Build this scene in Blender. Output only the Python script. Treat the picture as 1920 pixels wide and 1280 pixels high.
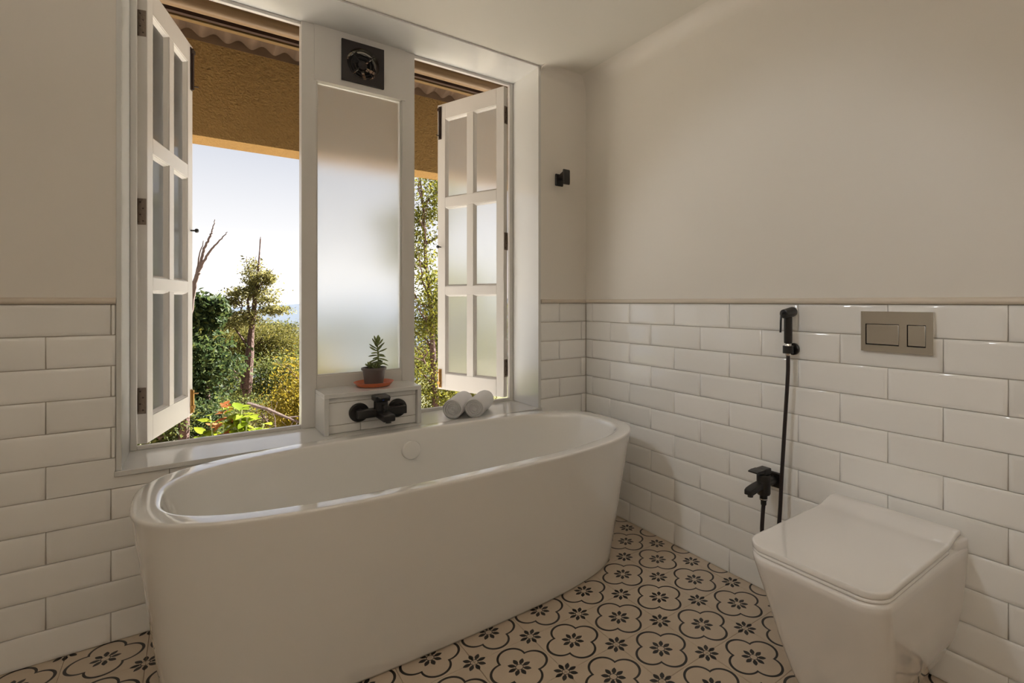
import bpy, bmesh, math, random
import numpy as np
from mathutils import Vector, Matrix

for o in list(bpy.data.objects):
    bpy.data.objects.remove(o)
S = bpy.context.scene
COL = S.collection
PI = math.pi

# ------------------------------------------------------------------ camera
cam_d = bpy.data.cameras.new('camera')
cam = bpy.data.objects.new('camera', cam_d)
COL.objects.link(cam)
cam.location = (-1.7763, -2.2662, 1.1262)
cam.rotation_euler = (PI / 2, 0, -0.6465)
cam_d.sensor_width = 36.0
cam_d.lens = 951.3 / 1920 * 36
cam_d.shift_x = -(1081.2 - 960) / 1920
cam_d.shift_y = -(640 - 565.6) / 1920
cam_d.clip_start = 0.02
cam_d.clip_end = 2000
S.camera = cam

# ------------------------------------------------------------------ world, sun, exposure
W = bpy.data.worlds.new('sky')
S.world = W
W.use_nodes = True
nt = W.node_tree
nt.nodes.clear()
w_out = nt.nodes.new('ShaderNodeOutputWorld')
w_bg = nt.nodes.new('ShaderNodeBackground')
w_tc = nt.nodes.new('ShaderNodeTexCoord')
w_sep = nt.nodes.new('ShaderNodeSeparateXYZ')
w_rmp = nt.nodes.new('ShaderNodeValToRGB')
w_rmp.color_ramp.elements[0].position = 0.0
w_rmp.color_ramp.elements[0].color = (0.98, 0.96, 0.935, 1)
w_rmp.color_ramp.elements[1].position = 1.0
w_rmp.color_ramp.elements[1].color = (0.24, 0.31, 0.45, 1)
for p_, c_ in ((0.12, (0.62, 0.62, 0.63)), (0.28, (0.415, 0.435, 0.49))):
    e_ = w_rmp.color_ramp.elements.new(p_)
    e_.color = (*c_, 1)
nt.links.new(w_tc.outputs['Generated'], w_sep.inputs[0])
nt.links.new(w_sep.outputs['Z'], w_rmp.inputs['Fac'])
nt.links.new(w_rmp.outputs['Color'], w_bg.inputs['Color'])
nt.links.new(w_bg.outputs[0], w_out.inputs[0])
w_bg.inputs['Strength'].default_value = 1.28

sun_d = bpy.data.lights.new('sun', 'SUN')
sun = bpy.data.objects.new('sun', sun_d)
COL.objects.link(sun)
sun_d.energy = 42.0
sun_d.angle = math.radians(1.0)
sun_d.color = (1.0, 0.955, 0.87)
sun.rotation_euler = (-Vector((0.72, 0.22, 0.66))).to_track_quat('-Z', 'Y').to_euler()

S.view_settings.view_transform = 'Standard'
S.view_settings.look = 'None'
S.view_settings.gamma = 1.0
S.view_settings.use_curve_mapping = False
S.view_settings.exposure = 0.32
S.cycles.diffuse_bounces = 8
S.cycles.max_bounces = 14
S.cycles.sample_clamp_indirect = 6.0


# ------------------------------------------------------------------ material helpers
def mat(name, col, rough=0.5, metal=0.0, spec=0.5, coat=0.0, bump=None, var=None, trans=0.0):
    """col linear rgb; bump=(scale, strength, detail); var=(scale, amount) mottles the colour"""
    m = bpy.data.materials.new(name)
    m.use_nodes = True
    n = m.node_tree.nodes
    l = m.node_tree.links
    b = n['Principled BSDF']
    b.inputs['Base Color'].default_value = (*col, 1)
    b.inputs['Roughness'].default_value = rough
    b.inputs['Metallic'].default_value = metal
    b.inputs['Specular IOR Level'].default_value = spec
    b.inputs['Coat Weight'].default_value = coat
    b.inputs['Coat Roughness'].default_value = 0.03
    if coat > .9:
        b.inputs['Coat IOR'].default_value = 1.62
    if bump or var:
        tc = n.new('ShaderNodeTexCoord')
    if bump:
        no = n.new('ShaderNodeTexNoise')
        no.inputs['Scale'].default_value = bump[0]
        no.inputs['Detail'].default_value = bump[2]
        bp = n.new('ShaderNodeBump')
        bp.inputs['Strength'].default_value = bump[1]
        bp.inputs['Distance'].default_value = bump[3] if len(bump) > 3 else 0.01
        l.new(tc.outputs['Object'], no.inputs['Vector'])
        l.new(no.outputs['Fac'], bp.inputs['Height'])
        l.new(bp.outputs['Normal'], b.inputs['Normal'])
    if var:
        n2 = n.new('ShaderNodeTexNoise')
        n2.inputs['Scale'].default_value = var[0]
        n2.inputs['Detail'].default_value = 4
        l.new(tc.outputs['Object'], n2.inputs['Vector'])
        mx = n.new('ShaderNodeMix')
        mx.data_type = 'RGBA'
        mx.inputs['A'].default_value = (*[c * (1 - var[1]) for c in col], 1)
        mx.inputs['B'].default_value = (*[min(1, c * (1 + var[1])) for c in col], 1)
        l.new(n2.outputs['Fac'], mx.inputs['Factor'])
        l.new(mx.outputs['Result'], b.inputs['Base Color'])
    return m


def frosted(name):
    m = bpy.data.materials.new(name)
    m.use_nodes = True
    n = m.node_tree.nodes
    l = m.node_tree.links
    n.clear()
    out = n.new('ShaderNodeOutputMaterial')
    tr = n.new('ShaderNodeBsdfTranslucent')
    tr.inputs['Color'].default_value = (0.95, 0.955, 0.955, 1)
    rf = n.new('ShaderNodeBsdfRefraction')
    rf.inputs['Color'].default_value = (0.88, 0.885, 0.89, 1)
    rf.inputs['Roughness'].default_value = 0.45
    rf.inputs['IOR'].default_value = 1.15
    gl = n.new('ShaderNodeBsdfGlossy')
    gl.inputs['Roughness'].default_value = 0.06
    fr = n.new('ShaderNodeFresnel')
    fr.inputs['IOR'].default_value = 1.3
    m1 = n.new('ShaderNodeMixShader')
    m1.inputs[0].default_value = 0.88
    m2 = n.new('ShaderNodeMixShader')
    l.new(tr.outputs[0], m1.inputs[1])
    l.new(rf.outputs[0], m1.inputs[2])
    l.new(fr.outputs[0], m2.inputs[0])
    l.new(m1.outputs[0], m2.inputs[1])
    l.new(gl.outputs[0], m2.inputs[2])
    l.new(m2.outputs[0], out.inputs[0])
    return m


def leafmat(name, cols, transl=0.45):
    """leaf colours picked per leaf through the mesh's 'tint' attribute"""
    m = bpy.data.materials.new(name)
    m.use_nodes = True
    n = m.node_tree.nodes
    l = m.node_tree.links
    n.clear()
    out = n.new('ShaderNodeOutputMaterial')
    at = n.new('ShaderNodeAttribute')
    at.attribute_name = 'tint'
    rp = n.new('ShaderNodeValToRGB')
    rp.color_ramp.elements[0].color = (*cols[0], 1)
    rp.color_ramp.elements[1].color = (*cols[-1], 1)
    for i, c in enumerate(cols[1:-1]):
        e = rp.color_ramp.elements.new((i + 1) / (len(cols) - 1))
        e.color = (*c, 1)
    l.new(at.outputs['Fac'], rp.inputs[0])
    d = n.new('ShaderNodeBsdfPrincipled')
    d.inputs['Roughness'].default_value = 0.6
    d.inputs['Specular IOR Level'].default_value = 0.12
    t = n.new('ShaderNodeBsdfTranslucent')
    mx = n.new('ShaderNodeMixShader')
    mx.inputs[0].default_value = transl
    l.new(rp.outputs[0], d.inputs['Base Color'])
    l.new(rp.outputs[0], t.inputs['Color'])
    l.new(d.outputs[0], mx.inputs[1])
    l.new(t.outputs[0], mx.inputs[2])
    l.new(mx.outputs[0], out.inputs[0])
    return m


class NM:
    """tiny math-node writer for the printed floor pattern"""
    def __init__(s, m):
        s.n = m.node_tree.nodes
        s.l = m.node_tree.links

    def op(s, o, a, b=None, c=None):
        k = s.n.new('ShaderNodeMath')
        k.operation = o
        for i, v in enumerate((a, b, c)):
            if v is None:
                continue
            if isinstance(v, (int, float)):
                k.inputs[i].default_value = v
            else:
                s.l.new(v, k.inputs[i])
        return k.outputs[0]


FT = 0.2049          # floor tile pitch


def floor_tile_mat():
    m = mat('encaustic_tile', (0.6, 0.5, 0.36), 0.33)
    q = NM(m)
    b = q.n['Principled BSDF']
    tc = q.n.new('ShaderNodeTexCoord')
    sp = q.n.new('ShaderNodeSeparateXYZ')
    q.l.new(tc.outputs['Object'], sp.inputs[0])
    u = q.op('DIVIDE', sp.outputs['X'], FT)
    v = q.op('DIVIDE', sp.outputs['Y'], FT)
    au, av = q.op('ABSOLUTE', u), q.op('ABSOLUTE', v)

    def length(x, y):
        return q.op('SQRT', q.op('ADD', q.op('MULTIPLY', x, x), q.op('MULTIPLY', y, y)))

    def AND(a_, b_):
        return q.op('MULTIPLY', a_, b_)

    def OR(a_, b_):
        return q.op('MAXIMUM', a_, b_)

    mm, nn = q.op('MAXIMUM', au, av), q.op('MINIMUM', au, av)
    r = length(u, v)
    d_o = length(q.op('SUBTRACT', mm, 0.238), nn)
    d_i = length(q.op('SUBTRACT', mm, 0.229), nn)
    line = AND(AND(q.op('LESS_THAN', d_o, 0.231), q.op('GREATER_THAN', d_i, 0.2005)), q.op('GREATER_THAN', r, 0.27))

    def flower(x, y):
        ax, ay = q.op('ABSOLUTE', x), q.op('ABSOLUTE', y)
        rr = length(x, y)
        an = q.op('ARCTAN2', q.op('MINIMUM', ax, ay), q.op('MAXIMUM', ax, ay))
        an = q.op('MINIMUM', an, q.op('SUBTRACT', PI / 4, an))
        px = q.op('MULTIPLY', rr, q.op('COSINE', an))
        py = q.op('MULTIPLY', rr, q.op('SINE', an))
        k = q.op('DIVIDE', q.op('SUBTRACT', px, 0.121), 0.066)
        w = q.op('MULTIPLY', q.op('SUBTRACT', 1.0, q.op('MULTIPLY', k, k)), 0.034)
        petal = q.op('LESS_THAN', py, w)
        ring = AND(q.op('GREATER_THAN', rr, 0.051), q.op('LESS_THAN', rr, 0.062))
        return OR(petal, ring)

    f1 = flower(u, v)
    f2 = flower(q.op('SUBTRACT', au, 0.5), q.op('SUBTRACT', av, 0.5))
    ink = OR(line, OR(f1, f2))
    no = q.n.new('ShaderNodeTexNoise')
    no.inputs['Scale'].default_value = 14
    no.inputs['Detail'].default_value = 5
    oi = q.n.new('ShaderNodeObjectInfo')
    av3 = q.n.new('ShaderNodeVectorMath')
    q.l.new(tc.outputs['Object'], av3.inputs[0])
    q.l.new(oi.outputs['Location'], av3.inputs[1])
    q.l.new(av3.outputs[0], no.inputs['Vector'])
    bg = q.n.new('ShaderNodeMix')
    bg.data_type = 'RGBA'
    bg.inputs['A'].default_value = (0.52, 0.425, 0.325, 1)
    bg.inputs['B'].default_value = (0.63, 0.53, 0.42, 1)
    q.l.new(no.outputs['Fac'], bg.inputs['Factor'])
    mx = q.n.new('ShaderNodeMix')
    mx.data_type = 'RGBA'
    mx.inputs['B'].default_value = (0.012, 0.010, 0.009, 1)
    q.l.new(bg.outputs['Result'], mx.inputs['A'])
    q.l.new(ink, mx.inputs['Factor'])
    q.l.new(mx.outputs['Result'], b.inputs['Base Color'])
    return m


def wall_tile_mat():
    m = mat('glazed_wall_tile', (0.74, 0.72, 0.68), 0.10, spec=0.5)
    n, l = m.node_tree.nodes, m.node_tree.links
    b = n['Principled BSDF']
    tc, oi = n.new('ShaderNodeTexCoord'), n.new('ShaderNodeObjectInfo')
    ad = n.new('ShaderNodeVectorMath')
    ml = n.new('ShaderNodeVectorMath')
    ml.operation = 'SCALE'
    ml.inputs['Scale'].default_value = 37.0
    cb = n.new('ShaderNodeCombineXYZ')
    for i in range(3):
        l.new(oi.outputs['Random'], cb.inputs[i])
    l.new(cb.outputs[0], ml.inputs[0])
    l.new(tc.outputs['Object'], ad.inputs[0])
    l.new(ml.outputs[0], ad.inputs[1])
    no = n.new('ShaderNodeTexNoise')
    no.inputs['Scale'].default_value = 13
    no.inputs['Detail'].default_value = 2.5
    l.new(ad.outputs[0], no.inputs['Vector'])
    bp = n.new('ShaderNodeBump')
    bp.inputs['Strength'].default_value = 0.5
    bp.inputs['Distance'].default_value = 0.006
    l.new(no.outputs['Fac'], bp.inputs['Height'])
    l.new(bp.outputs[0], b.inputs['Normal'])
    rp = n.new('ShaderNodeValToRGB')
    rp.color_ramp.elements[0].color = (0.82, 0.81, 0.785, 1)
    rp.color_ramp.elements[1].color = (0.90, 0.89, 0.87, 1)
    l.new(oi.outputs['Random'], rp.inputs[0])
    l.new(rp.outputs[0], b.inputs['Base Color'])
    return m


def wood_mat(name, c1, c2, sc=6):
    m = mat(name, c1, 0.55)
    n, l = m.node_tree.nodes, m.node_tree.links
    tc, mp, no, rp = (n.new('ShaderNode' + k) for k in ('TexCoord', 'Mapping', 'TexNoise', 'ValToRGB'))
    mp.inputs['Scale'].default_value = (0.6, 9, 9)
    no.inputs['Scale'].default_value = sc
    no.inputs['Detail'].default_value = 6
    rp.color_ramp.elements[0].color = (*c1, 1)
    rp.color_ramp.elements[1].color = (*c2, 1)
    l.new(tc.outputs['Object'], mp.inputs[0])
    l.new(mp.outputs[0], no.inputs['Vector'])
    l.new(no.outputs['Fac'], rp.inputs[0])
    l.new(rp.outputs[0], n['Principled BSDF'].inputs['Base Color'])
    return m


M = dict(
    paint=mat('wall_paint', (0.75, 0.715, 0.66), 0.45, spec=0.35, bump=(9, 0.05, 3)),
    ceil=mat('ceiling_paint', (0.69, 0.665, 0.605), 0.6, bump=(6, 0.05, 2)),
    grout=mat('grout', (0.56, 0.50, 0.43), 0.9),
    fgrout=mat('floor_grout', (0.32, 0.22, 0.13), 0.9),
    tile=wall_tile_mat(),
    ftile=floor_tile_mat(),
    rail=mat('rail_paint', (0.66, 0.59, 0.50), 0.45),
    marble=mat('white_stone', (0.66, 0.66, 0.645), 0.10, var=(7, 0.035)),
    marble_edge=mat('stone_edge', (0.50, 0.45, 0.38), 0.35),
    frame=mat('window_paint', (0.66, 0.64, 0.61), 0.32, bump=(40, 0.04, 2)),
    shutter=mat('shutter_paint', (0.60, 0.575, 0.545), 0.32, bump=(40, 0.04, 2)),
    frost=frosted('frosted_glass'),
    acryl=mat('white_acrylic', (0.80, 0.79, 0.765), 0.08, coat=1.0),
    ceram=mat('white_ceramic', (0.88, 0.86, 0.845), 0.08, coat=1.0),
    black=mat('matt_black_metal', (0.012, 0.011, 0.010), 0.34),
    plastic=mat('dark_fan_plastic', (0.016, 0.012, 0.011), 0.5),
    blade=mat('fan_blade', (0.010, 0.009, 0.008), 0.6),
    rubber=mat('black_hose', (0.018, 0.012, 0.012), 0.35),
    chrome=mat('chrome', (0.82, 0.81, 0.79), 0.06, metal=1.0),
    steel=mat('brushed_steel', (0.5, 0.46, 0.42), 0.25, metal=1.0),
    hinge=mat('aged_hinge', (0.20, 0.155, 0.12), 0.45, metal=0.6, bump=(120, 0.4, 2)),
    brass=mat('aged_brass', (0.42, 0.24, 0.07), 0.35, metal=0.8),
    bolt=mat('dark_bolt', (0.035, 0.018, 0.012), 0.4),
    terra=mat('terracotta_plastic', (0.60, 0.16, 0.065), 0.35),
    pot=mat('brown_plastic_pot', (0.10, 0.08, 0.075), 0.45),
    soil=mat('soil', (0.06, 0.04, 0.025), 0.95, bump=(90, 0.9, 3)),
    succ=leafmat('succulent_leaf', [(0.24, 0.28, 0.13), (0.32, 0.38, 0.15)], 0.3),
    stem=mat('succulent_stem', (0.22, 0.25, 0.07), 0.6),
    towel=mat('white_terry', (0.90, 0.895, 0.91), 0.95, spec=0.1, bump=(420, 0.9, 2, 0.004)),
    stucco=mat('tan_stucco', (0.27, 0.16, 0.055), 0.9, spec=0.1, bump=(85, 1.0, 4, 0.02), var=(40, 0.15)),
    roofsheet=mat('rusty_roof_sheet', (0.11, 0.062, 0.03), 0.7, var=(9, 0.5)),
    pole=wood_mat('pine_pole', (0.12, 0.072, 0.034), (0.23, 0.15, 0.078)),
    batten=wood_mat('golden_batten', (0.10, 0.052, 0.011), (0.15, 0.085, 0.02)),
    bark=mat('reddish_bark', (0.072, 0.038, 0.030), 0.9, bump=(25, 0.9, 5, 0.03), var=(14, 0.4)),
    deadwood=mat('grey_dead_wood', (0.075, 0.05, 0.042), 0.9, bump=(25, 0.6, 4, 0.02)),
    earth=mat('dry_earth', (0.36, 0.30, 0.23), 0.95, bump=(2, 0.6, 5), var=(1.2, 0.3)),
    valley=mat('dry_grassland', (0.085, 0.085, 0.05), 1.0, spec=0.0, var=(.06, .2)),
    paving=mat('pale_paving', (0.56, 0.56, 0.56), 0.9, bump=(3, .3, 4), var=(3, .08)),
    hill=mat('haze_tinted_hill', (0.085, 0.10, 0.125), 1.0, spec=0.0),  # distance haze is put into the blue-grey base colour
    l_dark=leafmat('dark_green_leaves', [(0.014, 0.026, 0.012), (0.030, 0.048, 0.017), (0.085, 0.100, 0.026)]),
    l_mid=leafmat('mid_green_leaves', [(0.026, 0.036, 0.012), (0.065, 0.078, 0.020), (0.135, 0.130, 0.032)]),
    l_olive=leafmat('olive_leaves', [(0.039, 0.042, 0.010), (0.085, 0.079, 0.017), (0.140, 0.118, 0.029)]),
    l_yellow=leafmat('yellow_leaves', [(0.093, 0.079, 0.009), (0.177, 0.135, 0.014), (0.232, 0.167, 0.023)]),
    l_lime=leafmat('lime_leaves', [(0.042, 0.051, 0.010), (0.102, 0.102, 0.015), (0.184, 0.164, 0.025)]),
    l_tall=leafmat('pale_olive_leaves', [(0.07, 0.07, 0.022), (0.14, 0.128, 0.04), (0.23, 0.20, 0.07)], .5),
    l_far=leafmat('far_leaves', [(0.047, 0.058, 0.024), (0.078, 0.088, 0.034), (0.114, 0.109, 0.047)]),
    l_new=leafmat('new_leaves', [(0.101, 0.140, 0.006), (0.140, 0.167, 0.010)], 0.5),
    l_red=leafmat('red_leaves', [(0.193, 0.059, 0.017), (0.223, 0.097, 0.037)], 0.5),
)

# ------------------------------------------------------------------ object helpers
ORG = {}


def link(o, parent):
    COL.objects.link(o)
    if parent is not None:
        o.parent = parent


def empty(name, loc, rotz=0.0):
    o = bpy.data.objects.new(name, None)
    o.empty_display_size = 0.05
    COL.objects.link(o)
    o.location = loc
    o.rotation_euler = (0, 0, rotz)
    ORG[o] = Vector(loc)
    return o


def tag(o, label=None, cat=None, group=None, kind=None):
    if label:
        o['label'] = label
    if cat:
        o['category'] = cat
    if group:
        o['group'] = group
    if kind:
        o['kind'] = kind
    return o


def thing(name, label, cat, loc, rotz=0.0, group=None):
    return tag(empty(name, loc, rotz), label, cat, group)


class MB:
    def __init__(s):
        s.v, s.f, s.mi, s.cur = [], [], [], 0

    def add(s, vs, fs):
        k = len(s.v)
        s.v += [tuple(p) for p in vs]
        s.f += [tuple(i + k for i in f) for f in fs]
        s.mi += [s.cur] * len(fs)
        return s

    def box(s, x0, x1, y0, y1, z0, z1):
        vs = [(x, y, z) for z in (z0, z1) for y in (y0, y1) for x in (x0, x1)]
        return s.add(vs, [(0, 2, 3, 1), (4, 5, 7, 6), (0, 1, 5, 4), (2, 6, 7, 3), (0, 4, 6, 2), (1, 3, 7, 5)])

    def rings(s, rings, close0=True, close1=True):
        n = len(rings[0])
        vs = [p for r in rings for p in r]
        fs = []
        for a in range(len(rings) - 1):
            for i in range(n):
                j = (i + 1) % n
                fs.append((a * n + i, a * n + j, (a + 1) * n + j, (a + 1) * n + i))
        if close0:
            fs.append(tuple(reversed(range(n))))
        if close1:
            fs.append(tuple(range((len(rings) - 1) * n, len(rings) * n)))
        return s.add(vs, fs)

    def tube(s, pts, rad, n=10, caps=True):
        pts = [Vector(p) for p in pts]
        if not isinstance(rad, (list, tuple)):
            rad = [rad] * len(pts)
        rings = []
        ref = None
        for i, p in enumerate(pts):
            t = (pts[min(i + 1, len(pts) - 1)] - pts[max(i - 1, 0)]).normalized()
            if ref is None:
                ref = t.orthogonal().normalized()
            ref = (ref - t * ref.dot(t))
            ref = ref.normalized() if ref.length > 1e-6 else t.orthogonal().normalized()
            b = t.cross(ref)
            rings.append([p + (ref * math.cos(2 * PI * k / n) + b * math.sin(2 * PI * k / n)) * rad[i] for k in range(n)])
        return s.rings(rings, caps, caps)

    def lathe(s, c, prof, n=40, axis='Z', close0=True, close1=True):
        """prof: (radius, height along axis)"""
        rings = []
        for r, h in prof:
            ring = []
            for k in range(n):
                a = 2 * PI * k / n
                u, v = r * math.cos(a), r * math.sin(a)
                p = {'Z': (u, v, h), 'Y': (v, h, u), 'X': (h, u, v)}[axis]
                ring.append((c[0] + p[0], c[1] + p[1], c[2] + p[2]))
            rings.append(ring)
        return s.rings(rings, close0, close1)

    def prism(s, poly, y0, y1, plane='XZ'):
        n = len(poly)
        def P(a, b, h):
            return {'XZ': (a, h, b), 'XY': (a, b, h), 'YZ': (h, a, b)}[plane]
        vs = [P(a, b, y0) for a, b in poly] + [P(a, b, y1) for a, b in poly]
        fs = [tuple(range(n)), tuple(reversed(range(n, 2 * n)))]
        fs += [(i, (i + 1) % n, n + (i + 1) % n, n + i) for i in range(n)]
        return s.add(vs, fs)

    def build(s, name, m, parent=None, smooth=False, bevel=0, seg=2, local=False, sharp=35):
        o0 = ORG.get(parent, Vector((0, 0, 0))) if (parent is not None and not local) else Vector((0, 0, 0))
        me = bpy.data.meshes.new(name)
        me.from_pydata([(p[0] - o0[0], p[1] - o0[1], p[2] - o0[2]) for p in s.v], [], s.f)
        bm = bmesh.new()
        bm.from_mesh(me)
        bmesh.ops.recalc_face_normals(bm, faces=bm.faces)
        bm.to_mesh(me)
        bm.free()
        for k in (m if isinstance(m, (list, tuple)) else [m]):
            me.materials.append(k)
        if len(set(s.mi)) > 1:
            me.polygons.foreach_set('material_index', s.mi)
        if smooth:
            me.polygons.foreach_set('use_smooth', [True] * len(me.polygons))
            me.set_sharp_from_angle(angle=math.radians(sharp))
        o = bpy.data.objects.new(name, me)
        link(o, parent)
        ORG[o] = ORG.get(parent, Vector((0, 0, 0))) if parent is not None else Vector((0, 0, 0))
        if bevel:
            b = o.modifiers.new('bevel', 'BEVEL')
            b.width = bevel
            b.segments = seg
            b.limit_method = 'ANGLE'
            b.angle_limit = math.radians(40)
            b.harden_normals = False
            if not smooth:
                me.polygons.foreach_set('use_smooth', [True] * len(me.polygons))
                me.set_sharp_from_angle(angle=math.radians(47))
        return o


def struct(o):
    o['kind'] = 'structure'
    return o


def box(name, b, m, parent=None, bevel=0, seg=2, local=False):
    return MB().box(*b).build(name, m, parent, bevel=bevel, seg=seg, local=local)


def superell(cx, cy, a, b, n, N, z):
    out = []
    for k in range(N):
        t = 2 * PI * k / N
        c, s_ = math.cos(t), math.sin(t)
        out.append((cx + a * math.copysign(abs(c) ** (2 / n), c), cy + b * math.copysign(abs(s_) ** (2 / n), s_), z))
    return out


def rrect(x0, x1, y0, y1, r, z, n=6):
    """rounded rectangle ring; r = (r at x0 corners, r at x1 corners)"""
    r0, r1 = r
    out = []
    for cx, cy, rr, a0 in ((x1 - r1, y1 - r1, r1, 0), (x0 + r0, y1 - r0, r0, PI / 2), (x0 + r0, y0 + r0, r0, PI), (x1 - r1, y0 + r1, r1, 1.5 * PI)):
        for k in range(n + 1):
            a = a0 + PI / 2 * k / n
            out.append((cx + rr * math.cos(a), cy + rr * math.sin(a), z))
    return out


# ================================================================== ROOM SHELL
P = 0.102                         # wall tile row pitch
TW = 0.302                        # wall tile pitch along the wall
RAIL = 10.965 * P                 # underside of the dado rail
CEIL = 2.376
XL, YB = -3.0, -3.3               # far side wall and rear wall
OX0, OX1 = -1.968, -0.322         # window opening between the stone linings
SILL = 0.565

floor = struct(box('floor', (XL - .1, .15, YB - .1, .33, -.12, -.0025), M['fgrout']))
ceiling = struct(box('ceiling', (XL - .1, .15, YB - .1, .33, CEIL, 2.95), M['ceil']))

w = MB()
w.box(XL, OX0 - .014, 0, .33, RAIL, CEIL).box(OX1 + .015, .15, 0, .33, RAIL, CEIL)
w.cur = 1
w.box(XL, OX0 - .014, .006, .33, -.1, RAIL).box(OX1 + .015, .15, .006, .33, -.1, RAIL)
w.box(OX0 - .014, OX1 + .015, .006, .33, -.1, SILL - .017)
wall_far = struct(w.build('wall_far', [M['paint'], M['grout']]))
w = MB()
w.box(0, .15, YB, 0, RAIL, CEIL)
w.cur = 1
w.box(.006, .15, YB, .006, -.1, RAIL)
wall_right = struct(w.build('wall_right', [M['paint'], M['grout']]))
wall_left = struct(box('wall_left', (XL - .1, XL, YB, .33, -.1, CEIL), M['paint']))
wall_back = struct(box('wall_back', (XL - .1, .15, YB - .1, YB, -.1, CEIL), M['paint']))

# coved joints between ceiling and wall paint
def cove(name, a, b, nrm, r=.07):
    """concave fillet along the ceiling edge a-b, wall normal nrm"""
    a, b, nrm = Vector(a), Vector(b), Vector(nrm)
    prof = [(0, 0)] + [(r - r * math.sin(t), r - r * math.cos(t)) for t in [PI / 2 * k / 8 for k in range(9)]]
    rings = [[p + nrm * q[0] - Vector((0, 0, q[1])) for q in prof] for p in (a, b)]
    return struct(MB().rings(rings).build(name, M['paint'], smooth=True, sharp=50))


cove('trim_1', (0, 0, CEIL), (0, YB, CEIL), (-1, 0, 0))
cove('trim_2', (OX1 + .015, 0, CEIL), (0, 0, CEIL), (0, -1, 0), .05)
cove('trim_3', (XL, 0, CEIL), (OX0 - .014, 0, CEIL), (0, -1, 0), .05)

# dado rail
RP = [(0, 0), (.006, .0), (.011, .004), (.013, .010), (.011, .016), (.006, .020), (0, .021)]
def rail(name, a, b, nrm):
    a, b, nrm = Vector(a), Vector(b), Vector(nrm)
    rings = [[p + nrm * q[0] + Vector((0, 0, q[1])) for q in RP] for p in (a, b)]
    return struct(MB().rings(rings).build(name, M['rail'], smooth=True, sharp=60))


rail('trim_4', (0, 0, RAIL), (0, YB, RAIL), (-1, 0, 0))
rail('trim_5', (OX1 + .015, 0, RAIL), (0, 0, RAIL), (0, -1, 0))
rail('trim_6', (XL, 0, RAIL), (OX0 - .014, 0, RAIL), (0, -1, 0))

# ---- wall tiles: one object each, meshes shared by size
TM = {}
rng = random.Random(4)


def tile_mesh(wd, ht, var):
    key = (round(wd, 3), round(ht, 3), var)
    if key in TM:
        return TM[key]
    rr = random.Random(hash(key) & 0xffff)
    hw, hh = wd / 2, ht / 2
    j = lambda: rr.uniform(-.0005, .0005)
    vs = []
    cs = [(-1, -1), (1, -1), (1, 1), (-1, 1)]
    for ins, y in ((0, 0), (0, -.0045), (.0022, -.0066), (min(.013, hw * .4), -.0074)):
        for sx, sz in cs:
            vs.append((sx * (hw - ins) + (j() if ins else 0), y + (j() * .5 if ins else 0), sz * (hh - ins) + (j() if ins else 0)))
    fs = []
    for r in range(3):
        for i in range(4):
            k = (i + 1) % 4
            fs.append((r * 4 + i, r * 4 + k, r * 4 + 4 + k, r * 4 + 4 + i))
    fs.append((12, 13, 14, 15))
    me = bpy.data.meshes.new('tile')
    me.from_pydata(vs, [], fs)
    me.materials.append(M['tile'])
    me.polygons.foreach_set('use_smooth', [True] * len(me.polygons))
    me.set_sharp_from_angle(angle=math.radians(62))
    TM[key] = me
    return me


def put_tile(parent, a0, a1, z0, z1, side):
    """a0<a1 along the wall (world X for the far wall, -Y for the right wall)"""
    g = .0010
    wd, ht = a1 - a0 - 2 * g, z1 - z0 - 2 * g
    if wd < .006 or ht < .006:
        return
    o = bpy.data.objects.new('tile', tile_mesh(wd, ht, rng.randrange(3)))
    link(o, parent)
    c, zc = (a0 + a1) / 2, (z0 + z1) / 2
    tx, tz = rng.gauss(0, .0022), rng.gauss(0, .0022)
    if side == 'far':
        o.location = (c, .006, zc)
        o.rotation_euler = (tx, 0, tz)
    else:
        o.location = (.006, -c, zc)
        o.rotation_euler = (tx, 0, -PI / 2 + tz)


def cut(seams, lo, hi):
    s_ = sorted([lo, hi] + [q for q in seams if lo + .004 < q < hi - .004])
    return list(zip(s_[:-1], s_[1:]))


for k in range(11):
    z1 = RAIL - k * P
    z0 = max(0.0, z1 - P)
    s0 = .058 if k % 2 == 0 else .209
    for a0, a1 in cut([s0 + TW * i for i in range(12)], 0, -YB):
        put_tile(wall_right, a0, a1, z0, z1, 'right')
    e0 = -.183 if k % 2 == 0 else -.032
    seams = [e0 - TW * i for i in range(12)]
    wl, wr, zs = OX0 - .0145, OX1 + .0155, SILL - .0185
    if z0 >= zs:
        spans = cut(seams, XL, wl) + cut(seams, wr, 0)
        spans = [(a, b, z0, z1) for a, b in spans]
    elif z1 <= zs:
        spans = [(a, b, z0, z1) for a, b in cut(seams, XL, 0)]
    else:
        spans = []
        for a, b in cut(seams, XL, 0):
            if b <= wl or a >= wr:
                spans.append((a, b, z0, z1))
            elif a >= wl and b <= wr:
                spans.append((a, b, z0, zs))
            elif a < wl:                    # notched tile under the sill corner
                poly = [(a + .001, z0 + .001), (b - .001, z0 + .001), (b - .001, zs - .001), (wl - .001, zs - .001), (wl - .001, z1 - .001), (a + .001, z1 - .001)]
                MB().prism(poly, .006, -.0012).build('tile', M['tile'], wall_far, bevel=.0018)
            else:
                spans += [(a, wr, z0, zs), (wr, b, z0, z1)]
    for a, b, c, d in spans:
        put_tile(wall_far, a, b, c, d, 'far')

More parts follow.
